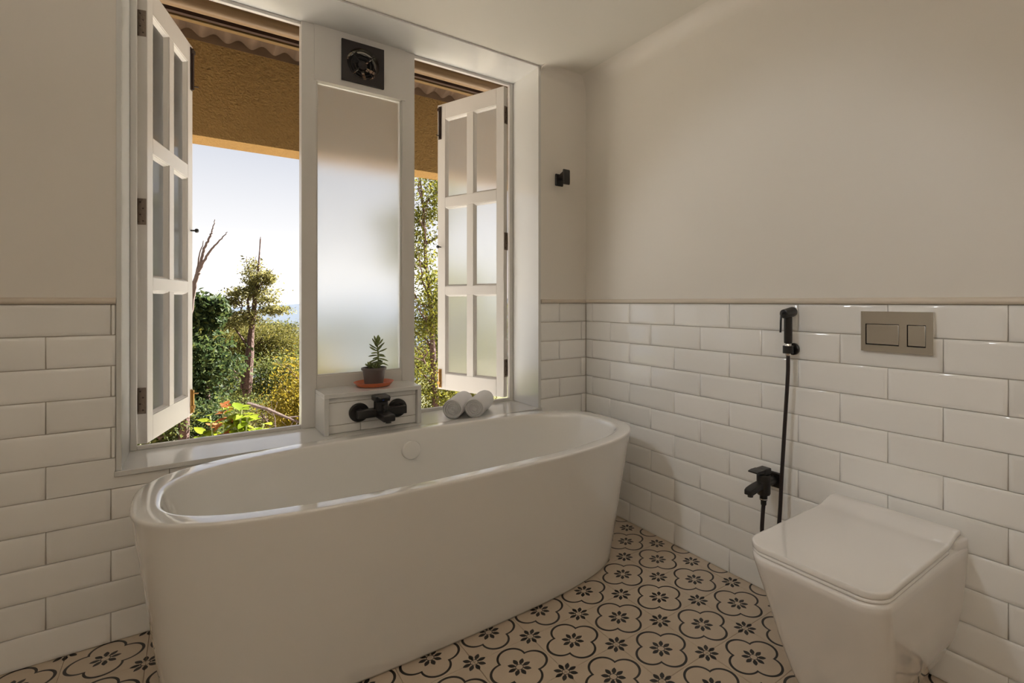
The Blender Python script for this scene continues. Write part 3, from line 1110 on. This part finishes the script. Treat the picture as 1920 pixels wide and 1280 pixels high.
def smooth_path(pts, n=6):
    pts = [Vector(p) for p in pts]
    out = []
    for i in range(len(pts) - 1):
        p0, p1, p2, p3 = pts[max(i - 1, 0)], pts[i], pts[i + 1], pts[min(i + 2, len(pts) - 1)]
        for k in range(n):
            t = k / n
            out.append(.5 * ((2 * p1) + (p2 - p0) * t + (2 * p0 - 5 * p1 + 4 * p2 - p3) * t * t + (3 * p1 - p0 - 3 * p2 + p3) * t ** 3))
    return out + [pts[-1]]


MB().tube(smooth_path(hose), .0072, 12).build('hose', M['rubber'], hs, smooth=True)

ty = sy + .073
tp = thing('wall_tap', 'black lever tap low on the tiled wall feeding the spray hose', 'tap', (-.06, ty, .38))
box('flange', (-.012, -.0022, ty - .030, ty + .030, .420, .478), M['black'], tp, bevel=.003)
MB().tube([(-.012, ty, .449), (-.062, ty, .449)], .015, 20).build('inlet', M['black'], tp, smooth=True)
MB().lathe((-.085, ty, 0), [(.023, .412), (.025, .418), (.025, .482), (.023, .486)], 28).build('body', M['black'], tp, smooth=True)
MB().lathe((-.085, ty, 0), [(.0095, .372), (.0105, .376), (.0105, .390), (.0140, .391), (.0140, .412)], 22).build('hose_outlet', M['black'], tp, smooth=True)
MB().lathe((-.085, ty, 0), [(.0145, .3935), (.0145, .3965)], 22).build('chrome_ring', M['chrome'], tp)
spv = []
for x, hw, z0, z1 in ((-.108, .016, .438, .462), (-.140, .017, .436, .458), (-.172, .017, .430, .452), (-.186, .014, .430, .447)):
    spv.append([(x, ty - hw, z0), (x, ty + hw, z0), (x, ty + hw, z1), (x, ty - hw, z1)])
so = MB().rings(spv).build('spout', M['black'], tp, bevel=.003)
MB().lathe((-.168, ty, 0), [(.010, .421), (.010, .432)], 16).build('aerator', M['black'], so, smooth=True)
hv = MB().box(-.107, -.064, ty - .020, ty + .020, .487, .510).build('handle', M['black'], tp, bevel=.004)
lv = []
for x, hw, z0, z1 in ((-.1065, .020, .498, .510), (-.135, .020, .5005, .5105), (-.155, .018, .504, .509)):
    lv.append([(x, ty - hw, z0), (x, ty + hw, z0), (x, ty + hw, z1), (x, ty - hw, z1)])
MB().rings(lv).build('lever', M['black'], hv)

# ---- robe hook on the far wall
hk = thing('robe_hook', 'small black metal hook on the painted wall right of the window', 'hook', (-.180, 0, 1.77))
hx, hz = -.190, 1.790
box('wall_plate', (hx - .026, hx + .026, -.012, -.0005, hz - .036, hz + .030), M['black'], hk, bevel=.007, seg=3)
MB().prism([(-.0125, hz - .004), (-.0125, hz + .020), (-.066, hz + .038), (-.066, hz + .012)], hx - .012, hx + .012, 'YZ').build('arm', M['black'], hk, bevel=.003)
pr2 = [(-.0665, hz + .036), (-.070, hz + .042), (-.076, hz + .042), (-.079, hz + .036), (-.079, hz - .030), (-.074, hz - .040), (-.068, hz - .034), (-.0665, hz - .02)]
MB().prism(pr2, hx - .021, hx + .021, 'YZ').build('hook_blade', M['black'], hk, bevel=.003)

# ================================================================== PORCH OUTSIDE
beam_or_filler = struct(box('beam_or_filler', (-7, 7, 1.35, 1.556, 2.076, 2.6185), M['stucco']))
xs = np.arange(-7, 7.0001, .0125)
mb = MB()
def roof_z(y):
    return 2.60 + (1.60 - y) * .16
for k, (ya, yb) in enumerate(((.331, 1.60),)):
    vs = []
    for x in xs:
        h = .018 * math.cos(2 * PI * x / .12)
        for y in (ya, yb):
            vs.append((x, y, roof_z(y) + h + .018))
    for x in xs:
        h = .018 * math.cos(2 * PI * x / .12)
        for y in (ya, yb):
            vs.append((x, y, roof_z(y) + h + .022))
    n = len(xs)
    fs = []
    for i in range(n - 1):
        fs.append((2 * i, 2 * i + 1, 2 * i + 3, 2 * i + 2))
        q = 2 * n
        fs.append((q + 2 * i, q + 2 * i + 2, q + 2 * i + 3, q + 2 * i + 1))
        fs.append((2 * i + 1, q + 2 * i + 1, q + 2 * i + 3, 2 * i + 3))
        fs.append((2 * i, 2 * i + 2, q + 2 * i + 2, q + 2 * i))
    mb.add(vs, fs)
struct(mb.build('roof', M['roofsheet'], smooth=True))
struct(box('beam_or_filler', (-7, 7, 1.3485, 1.50, 2.6185, 2.70), M['roofsheet']))  # filler strip added to stop light leaking under the corrugated sheet
struct(box('purlin_or_shade_strip', (-7, 7, .735, .800, 2.516, 2.576), M['pole'], bevel=.02, seg=4))
struct(box('purlin_or_shade_strip', (-7, 7, .845, .87, 2.525, 2.60), M['bolt']))  # dark strip added for the black shadow between pole and batten
struct(box('purlin_or_shade_strip', (-7, 7, .92, .955, 2.535, 2.572), M['batten'], bevel=.004))
for x in (-4.2, -2.6, .3, 1.9, 3.5):
    v = MB()
    v.rings([[(x - .03, .332, roof_z(.332) - .10), (x + .03, .332, roof_z(.332) - .10), (x + .03, .332, roof_z(.332) - .01), (x - .03, .332, roof_z(.332) - .01)],
             [(x - .03, 1.349, roof_z(1.349) - .10), (x + .03, 1.349, roof_z(1.349) - .10), (x + .03, 1.349, roof_z(1.349) - .01), (x - .03, 1.349, roof_z(1.349) - .01)]])
    struct(v.build('rafter', M['pole']))

# ================================================================== GARDEN
def gz(y):
    pts = [(.3, -.35), (3, -.55), (6, -1.2), (10, -2.2), (20, -5), (60, -16), (400, -60)]
    for (a, za), (b, zb) in zip(pts[:-1], pts[1:]):
        if y <= b:
            return za + (zb - za) * max(0, y - a) / (b - a)
    return pts[-1][1]


gy = [.332, 1, 2, 3, 4, 5, 6, 8, 10, 14, 18]
gx = [-150, -60, -25, -12, -8, -5, -3, -1.5, 0, 1.5, 3, 5, 8, 12, 25, 60, 150]
mb = MB()
gr = random.Random(3)
vs = [(x * (1 + y / 150), y, gz(y) + (gr.uniform(-.06, .06) if y > .4 else 0)) for y in gy for x in gx]
nx = len(gx)
mb.add(vs, [(j * nx + i, j * nx + i + 1, (j + 1) * nx + i + 1, (j + 1) * nx + i) for j in range(len(gy) - 1) for i in range(nx - 1)])
struct(mb.build('ground', M['earth'], smooth=True, sharp=80))
struct(box('terrace', (-6, 6, .332, 1.72, -.5, -.30), M['paving'], bevel=.01))
gy = [18, 24, 32, 45, 60, 90, 130, 190, 280, 400]
mb = MB()
vs = [(x * (1 + y / 60), y, gz(y)) for y in gy for x in gx]
mb.add(vs, [(j * nx + i, j * nx + i + 1, (j + 1) * nx + i + 1, (j + 1) * nx + i) for j in range(len(gy) - 1) for i in range(nx - 1)])
struct(mb.build('valley', M['valley'], smooth=True, sharp=80))
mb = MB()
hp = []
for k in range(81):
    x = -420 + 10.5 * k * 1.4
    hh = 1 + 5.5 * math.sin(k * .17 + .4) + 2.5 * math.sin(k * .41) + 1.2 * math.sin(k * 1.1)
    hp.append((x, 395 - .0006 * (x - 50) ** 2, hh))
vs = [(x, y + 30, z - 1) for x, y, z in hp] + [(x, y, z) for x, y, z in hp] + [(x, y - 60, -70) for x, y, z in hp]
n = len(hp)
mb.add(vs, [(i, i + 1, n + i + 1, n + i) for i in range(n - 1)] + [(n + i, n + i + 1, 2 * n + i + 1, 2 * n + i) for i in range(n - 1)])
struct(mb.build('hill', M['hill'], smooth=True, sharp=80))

nr = np.random.default_rng(7)


def leaf_cloud(name, blobs, n, size, m_, parent, clumps=26, flat=.6, spread=.30, elong=.42):
    """blobs: (x,y,z,rx,rz). n leaves per blob gathered in clumps on the blob's shell"""
    pts = []
    for (x, y, z_, rx, rz) in blobs:
        d = nr.normal(size=(clumps, 3))
        d /= np.linalg.norm(d, axis=1)[:, None]
        rad = nr.uniform(.45, 1.0, size=(clumps, 1))
        cc = d * rad * np.array([rx, rx, rz]) + np.array([x, y, z_])
        idx = nr.integers(0, clumps, size=n)
        pts.append(cc[idx] + nr.normal(size=(n, 3)) * np.array([rx, rx, rz * flat]) * spread)
    p = np.concatenate(pts)
    k = len(p)
    a = nr.normal(size=(k, 3))
    a[:, 2] -= .25
    a /= np.linalg.norm(a, axis=1)[:, None]
    b = np.cross(a, nr.normal(size=(k, 3)))
    b /= np.linalg.norm(b, axis=1)[:, None] + 1e-9
    c = np.cross(a, b)
    s_ = size * nr.uniform(.6, 1.35, size=(k, 1))
    v0 = p
    v1 = p + a * s_ * .45 + b * s_ * elong * .5 + c * s_ * .08
    v2 = p + a * s_
    v3 = p + a * s_ * .45 - b * s_ * elong * .5 + c * s_ * .08
    V = np.stack([v0, v1, v2, v3], 1).reshape(-1, 3)
    o0 = ORG.get(parent, Vector((0, 0, 0)))
    V = V - np.array(o0)
    me = bpy.data.meshes.new(name)
    me.vertices.add(4 * k)
    me.vertices.foreach_set('co', V.ravel())
    I = np.arange(4 * k).reshape(-1, 4)
    T = np.concatenate([I[:, [0, 1, 2]], I[:, [0, 2, 3]]], 1).reshape(-1)
    me.loops.add(6 * k)
    me.loops.foreach_set('vertex_index', T)
    me.polygons.add(2 * k)
    me.polygons.foreach_set('loop_start', np.arange(0, 6 * k, 3))
    me.polygons.foreach_set('loop_total', np.full(2 * k, 3))
    me.update(calc_edges=True)
    at = me.attributes.new('tint', 'FLOAT', 'FACE')
    at.data.foreach_set('value', np.repeat(nr.beta(2, 2, size=k), 2))
    me.materials.append(m_)
    o = bpy.data.objects.new(name, me)
    link(o, parent)
    o['kind'] = 'stuff'
    ORG[o] = o0
    return o


def branchy(mb, p0, p1, r0, r1, depth, rg_, bend=.12, kids=3):
    p0, p1 = Vector(p0), Vector(p1)
    L = (p1 - p0).length
    pts = []
    for k in range(5):
        t = k / 4
        pts.append(p0.lerp(p1, t) + Vector((rg_.gauss(0, 1), rg_.gauss(0, 1), rg_.gauss(0, .5))) * L * bend * (t * (1 - t)) * 2)
    mb.tube(pts, [r0 + (r1 - r0) * k / 4 for k in range(5)], 6)
    if depth > 0:
        for _ in range(kids):
            t = rg_.uniform(.4, .95)
            i = min(3, int(t * 4))
            b = pts[i].lerp(pts[i + 1], t * 4 - i)
            d = (p1 - p0).normalized() + Vector((rg_.gauss(0, .7), rg_.gauss(0, .7), rg_.gauss(.15, .4)))
            branchy(mb, b, b + d.normalized() * L * rg_.uniform(.4, .65), (r0 + (r1 - r0) * t) * .6, r1 * .5, depth - 1, rg_, bend, kids)


def tree(name, label, blob, m_, size, n, group, clumps=26, seed=1, extra=(), elong=.42, spread=.3):
    x, y, z_, rx, rz = blob
    g = gz(y) - .08
    t = thing(name, label, 'tree' if name != 'bush' else 'bush', (x, y, g), 0, group)
    rg_ = random.Random(seed)
    mb = MB()
    top = Vector((x, y, z_ + rz * .2))
    branchy(mb, (x + rg_.uniform(-.1, .1), y, g), top, .035 + .04 * rz, .012, 0, rg_, .08)
    for _ in range(6):
        a = rg_.uniform(0, 2 * PI)
        st = Vector((x, y, z_ - rz * rg_.uniform(.3, 1.0)))
        st.z = max(st.z, g + .05)
        branchy(mb, st, (x + rx * .85 * math.cos(a), y + rx * .85 * math.sin(a), z_ + rz * rg_.uniform(-.2, .8)), .016 + .012 * rz, .005, 1, rg_, .12, 2)
    mb.build('trunk', M['bark'], t, smooth=True)
    leaf_cloud('foliage', [blob, *extra], n, size, m_, t, clumps, spread=spread, elong=elong)
    return t


GT = 'trees in the garden outside'
T_ = [
    ('leafy_tree', 'dark green broad-leaved tree beside the open left shutter', (-1.70, 7.67, .36, .52, .62), 'l_dark', .085, 5200, [(-1.58, 7.6, .98, .18, .26), (-1.95, 7.8, -.3, .5, .5)], .55),
    ('leafy_tree', 'dark green tree behind the left shutter panes', (-2.35, 9.27, -.15, .60, .85), 'l_dark', .09, 4000, [], .5),
    ('leafy_tree', 'sunlit yellow tree against the left post of the frosted pane', (-.50, 4.96, .02, .46, .52), 'l_yellow', .042, 9000, [(-.62, 5.0, -.32, .3, .25)], .36),
    ('leafy_tree', 'flat-topped olive tree under the hazy hill', (.10, 12.61, .08, .72, .44), 'l_olive', .055, 9000, [], .38),
    ('leafy_tree', 'pale olive tree just left of the tall bare trunk', (-1.0, 12.18, .05, .55, .62), 'l_olive', .055, 9000, [], .38),
    ('leafy_tree', 'mid-green tree low between the dark tree and the tall trunk', (-1.22, 9.84, -.55, .60, .62), 'l_mid', .06, 8000, [], .4),
    ('leafy_tree', 'mid-green tree low to the right of the tall trunk', (-.50, 8.72, -.5, .55, .66), 'l_mid', .055, 9000, [], .4),
    ('distant_tree', 'hazy distant tree on the skyline left of the tall trunk top', (-1.24, 22.39, -.15, 1.5, .62), 'l_far', .12, 6000, [], .45),
    ('distant_tree', 'hazy distant tree behind the lower left shutter panes', (-4.3, 24.9, -.2, 1.4, .8), 'l_far', .12, 4000, [], .45),
    ('distant_tree', 'hazy distant tree on the skyline right of the tall trunk', (1.12, 26.1, -.45, 1.4, .62), 'l_far', .12, 6000, [], .45),
    ('distant_tree', 'hazy distant tree behind the frosted pane', (4.4, 24.7, -.5, 1.4, .7), 'l_far', .12, 4000, [], .45),
    ('leafy_tree', 'feathery olive tree right behind the tall trunk', (-.75, 10.7, .25, .62, .45), 'l_olive', .055, 9000, [(-.3, 10.5, .0, .5, .4)], .34),
    ('leafy_tree', 'yellow-green tree in the middle distance left of the tall trunk', (-1.85, 11.6, .1, .6, .5), 'l_lime', .06, 7000, [(-1.5, 11.4, -.35, .5, .4)], .38),
    ('leafy_tree', 'green tree low under the flat-topped olive tree', (.10, 11.2, -.75, .6, .6), 'l_mid', .07, 7000, [], .4),
    ('leafy_tree', 'green tree filling the lower right-hand opening', (2.95, 8.4, -.1, .8, .9), 'l_mid', .06, 8000, [(2.7, 8.2, 1.0, .5, .6), (3.2, 8.4, 1.3, .5, .6)], .4),
    ('leafy_tree', 'lime green tree seen low through the narrow right-hand opening', (2.1, 6.6, .30, .62, .66), 'l_lime', .055, 8000, [(2.2, 6.6, 1.1, .4, .4)], .42),
    ('leafy_tree', 'olive tree just above the right-hand sill opening', (1.55, 5.3, -.28, .50, .45), 'l_olive', .05, 7000, [], .4),
    ('leafy_tree', 'green tree behind the right-hand shutter', (3.3, 5.92, .33, .60, .76), 'l_mid', .06, 5000, [], .4),
    ('leafy_tree', 'mid-green tree far behind the right post of the frosted pane', (3.4, 12.5, -.55, .9, .6), 'l_mid', .07, 5000, [], .4),
    ('leafy_tree', 'lime tree far behind the right-hand shutter', (5.2, 9.5, .2, .9, .9), 'l_lime', .07, 5000, [], .4),
    ('leafy_tree', 'large dark tree beyond the left edge of the window view', (-4.6, 10.2, .9, 1.2, 1.6), 'l_dark', .11, 6000, [], .5),
    ('leafy_tree', 'olive tree far behind the left shutter', (-3.0, 13.3, -.08, .7, .84), 'l_olive', .06, 5000, [], .4),
]
for i, (nm, lab, blob, m_, size, n, extra, el) in enumerate(T_):
    tree(nm, lab, blob, M[m_], size, n, GT, seed=20 + i, extra=extra, elong=el)
B_ = [
    ('dark low bush beneath the left shutter bolt', (-1.72, 5.79, -.42, .34, .30), 'l_dark', .05),
    ('green low bush behind the red-tipped shrub', (-1.27, 6.77, -.66, .45, .34), 'l_mid', .05),
    ('dry olive bush behind the bare twigs', (-.86, 5.79, -.52, .34, .26), 'l_olive', .045),
    ('low bush at the foot of the left pane post', (-.45, 4.35, -.42, .30, .2), 'l_olive', .045),
    ('olive bush behind the first rolled towel', (.24, 3.74, -.30, .32, .22), 'l_olive', .045),
    ('dark bush beneath the right-hand shutter', (1.08, 4.35, -.6, .4, .28), 'l_mid', .05),
    ('green low bush seen under the left shutter bottom edge', (-2.05, 5.45, -.38, .26, .22), 'l_mid', .05),
]
for i, (lab, blob, m_, size) in enumerate(B_):
    tree('bush', lab, blob, M[m_], size, 3500, 'bushes in the garden outside', seed=60 + i)

# tall bare-topped tree
rg_ = random.Random(5)
tt_ = thing('tall_tree', 'tall slender tree with a red-brown trunk and bare pointed top', 'tree', (-1.02, 8.43, gz(8.43) - .05))
mb = MB()
mb.tube(smooth_path([(-1.02, 8.43, -1.85), (-1.01, 8.43, -1.3), (-1.0, 8.42, -.52), (-.98, 8.4, .1), (-.965, 8.4, .5), (-.93, 8.38, .9), (-.905, 8.36, 1.25), (-.86, 8.32, 1.75), (-.83, 8.3, 2.28)]),
        [.105] * 8 + [.10 - .0022 * k for k in range(1, 42)][:41], 10) if False else None
path = smooth_path([(-1.02, 8.43, -1.85), (-1.01, 8.43, -1.3), (-1.03, 8.42, -.62), (-.99, 8.4, .1), (-.97, 8.4, .5), (-.93, 8.38, .9), (-.905, 8.36, 1.25), (-.86, 8.32, 1.75), (-.83, 8.3, 2.28)])
mb.tube(path, [.115 - .107 * (k / (len(path) - 1)) ** .8 + rg_.uniform(-.005, .005) for k in range(len(path))], 9)
mb.build('trunk', M['bark'], tt_, smooth=True)
for (a, b, r) in (((-.96, 8.4, .62), (-1.16, 8.5, 1.2), .028), ((-.95, 8.39, .75), (-.98, 8.4, 1.5), .03), ((-.91, 8.36, 1.2), (-.76, 8.25, 1.62), .02), ((-.99, 8.4, .3), (-1.35, 8.6, 1.0), .02),
                  ((-.93, 8.38, .9), (-.66, 8.2, 1.0), .018), ((-1.02, 8.42, -.5), (-1.25, 8.5, .1), .022), ((-.92, 8.36, 1.05), (-1.0, 8.4, 1.75), .015)):
    m2 = MB()
    branchy(m2, a, b, r, .006, 1, rg_, .12, 3)
    m2.build('branch', M['bark'], tt_, smooth=True)
leaf_cloud('foliage', [(-.93, 8.37, 1.62, .16, .26), (-.76, 8.25, 1.50, .14, .14), (-1.06, 8.45, 1.28, .22, .16), (-1.30, 8.6, 1.10, .20, .08), (-.80, 8.3, 1.2, .22, .16), (-.62, 8.17, .98, .2, .08), (-1.0, 8.42, .9, .3, .14), (-1.2, 8.5, .75, .3, .12)], 900, .055, M['l_tall'], tt_, 14, spread=.38, elong=.40)

# right-hand tall tree, seen in the narrow opening
rt = thing('slender_tree', 'sparse yellow-green tree filling the narrow right-hand opening', 'tree', (.52, 3.52, gz(3.52) - .05))
mb = MB()
path = smooth_path([(.52, 3.52, -.75), (.51, 3.52, -.23), (.49, 3.55, .35), (.47, 3.57, 1.0), (.42, 3.61, 1.6), (.40, 3.62, 2.1), (.36, 3.65, 2.65)])
mb.tube(path, [.055 - .048 * k / (len(path) - 1) + rg_.uniform(-.003, .003) for k in range(len(path))], 8)
mb.build('trunk', M['bark'], rt, smooth=True)
for k in range(16):
    zz = -.05 + k * .155
    a = k * 2.1
    L = .55 - .2 * abs(zz - 1) / 1.6
    m2 = MB()
    branchy(m2, (.50 - .05 * zz, 3.55 + .03 * zz, zz), (.50 - .05 * zz + L * math.cos(a), 3.55 + L * .7 * math.sin(a), zz + .38), .016, .004, 1, rg_, .12, 3)
    m2.build('branch', M['bark'], rt, smooth=True)
leaf_cloud('foliage', [(.46 - .05 * q + .18 * math.cos(q * 5), 3.58 + .1 * math.sin(q * 4), q, .34, .20) for q in (-.15, .15, .45, .75, 1.05, 1.35, 1.65, 1.95, 2.25, 2.5)], 1500, .042, M['l_lime'], rt, 14, spread=.34, elong=.42)

# dead tree
dt = thing('dead_tree', 'leafless dead tree with forked pale branches against the sky', 'tree', (-1.86, 6.6, gz(6.6) - .05))
for pts, r0, r1, nm in (([(-1.88, 6.6, -1.4), (-1.86, 6.56, .1), (-1.84, 6.55, .73), (-1.78, 6.51, 1.28), (-1.72, 6.46, 1.57)], .050, .024, 'trunk'),
                        ([(-1.72, 6.46, 1.55), (-1.665, 6.42, 1.83), (-1.60, 6.37, 2.02), (-1.575, 6.35, 2.1), (-1.54, 6.32, 2.26)], .021, .004, 'branch'),
                        ([(-1.73, 6.47, 1.53), (-1.62, 6.38, 1.78), (-1.50, 6.30, 1.96), (-1.41, 6.23, 2.09)], .020, .004, 'branch'),
                        ([(-1.77, 6.5, 1.34), (-1.72, 6.46, 1.72), (-1.665, 6.43, 1.97)], .014, .004, 'branch')):
    sp_ = smooth_path(pts, 8)
    MB().tube([p + Vector((rg_.gauss(0, .004), rg_.gauss(0, .004), 0)) for p in sp_], [r0 + (r1 - r0) * k / (len(sp_) - 1) for k in range(len(sp_))], 8).build(nm, M['deadwood'], dt, smooth=True)

# short trunk under the left shutter
st = thing('tree_stump', 'short brown trunk under the left shutter corner', 'tree trunk', (-1.87, 5.32, gz(5.32) - .05))
MB().tube(smooth_path([(-1.88, 5.32, -1.1), (-1.87, 5.32, -.4), (-1.865, 5.32, .1)]), .055, 10).build('trunk', M['bark'], st, smooth=True)

# bare twigs
tw = thing('fallen_branch', 'bare dry fallen branch with twigs near the left pane post', 'branch', (-1.1, 3.5, gz(3.5)))
rg_ = random.Random(9)
for k in range(16):
    m2 = MB()
    a = Vector((rg_.uniform(-1.25, -.85), rg_.uniform(3.3, 3.7), rg_.uniform(-.55, -.05)))
    branchy(m2, a, a + Vector((rg_.uniform(-.35, .35), rg_.uniform(-.1, .1), rg_.uniform(.0, .28))), .010, .003, 1, rg_, .1, 3)
    m2.build('twig', M['deadwood'], tw)
m2 = MB()
branchy(m2, (-1.35, 3.7, .12), (-.80, 3.4, -.16), .022, .008, 1, rg_, .08, 5)
m2.build('bough', M['deadwood'], tw)

# foreground shrub: every big leaf its own part
sh = thing('garden_shrub', 'young shrub with bright yellow-green leaves and orange-red tips just outside', 'shrub', (-1.56, 1.85, gz(1.85)))
rg_ = random.Random(21)
tm = {}
for key, m_ in (('new', 'l_new'), ('red', 'l_red')):
    for v in range(3):
        rings, prof = [], ((0, .06), (.2, .62), (.45, 1.0), (.7, .78), (.9, .34), (1.0, .03))
        vs, fs = [], []
        for q, (t, wv) in enumerate(prof):
            zc = -.22 * t * t + (.02 * v)
            for s_ in (-1, 0, 1):
                vs.append((t, s_ * wv * (.24 if v else .29), zc + (0.04 * abs(s_) * wv)))
        for q in range(len(prof) - 1):
            for c in (0, 1):
                a = q * 3 + c
                fs.append((a, a + 1, a + 4, a + 3))
        me = bpy.data.meshes.new('leaf')
        me.from_pydata(vs, [], fs)
        me.materials.append(M[m_])
        me.polygons.foreach_set('use_smooth', [True] * len(fs))
        a = me.attributes.new('tint', 'FLOAT', 'FACE')
        a.data.foreach_set('value', [v / 2] * len(fs))
        tm[key, v] = me
stems = [((-1.62, 1.88, .42), 1), ((-1.56, 1.84, .45), 0), ((-1.49, 1.79, .36), 0), ((-1.69, 1.93, .36), 0), ((-1.60, 1.86, .46), 1), ((-1.52, 1.80, .41), 0), ((-1.40, 1.74, .30), 0), ((-1.66, 1.92, .31), 1), ((-1.72, 1.95, .26), 0), ((-1.55, 1.88, .33), 0), ((-1.47, 1.84, .35), 0)]
base = Vector((-1.56, 1.86, gz(1.86)))
for (tip, red) in stems:
    tip = Vector(tip)
    b = base + Vector((rg_.uniform(-.05, .05), rg_.uniform(-.05, .05), 0))
    path = smooth_path([b, b.lerp(tip, .55) + Vector((0, 0, .05)), tip], 5)
    MB().tube(path, .005, 6).build('stem', M['stem'], sh)
    nL = 24
    for k in range(nL):
        t = .42 + .58 * k / (nL - 1)
        p = path[min(len(path) - 1, int(t * (len(path) - 1)))]
        a = k * 2.4 + rg_.uniform(-.3, .3)
        el = rg_.uniform(-.75, .25) + (.5 if t > .9 else 0)
        isred = red and t > .72
        o = bpy.data.objects.new('leaf', tm['red' if isred else 'new', rg_.randrange(3)])
        link(o, sh)
        o.location = Vector(p) - ORG[sh]
        o.rotation_euler = (rg_.uniform(-.5, .5), -el, a)
        L = rg_.uniform(.080, .118) * (.75 if isred else 1)
        o.scale = (L, L, L)
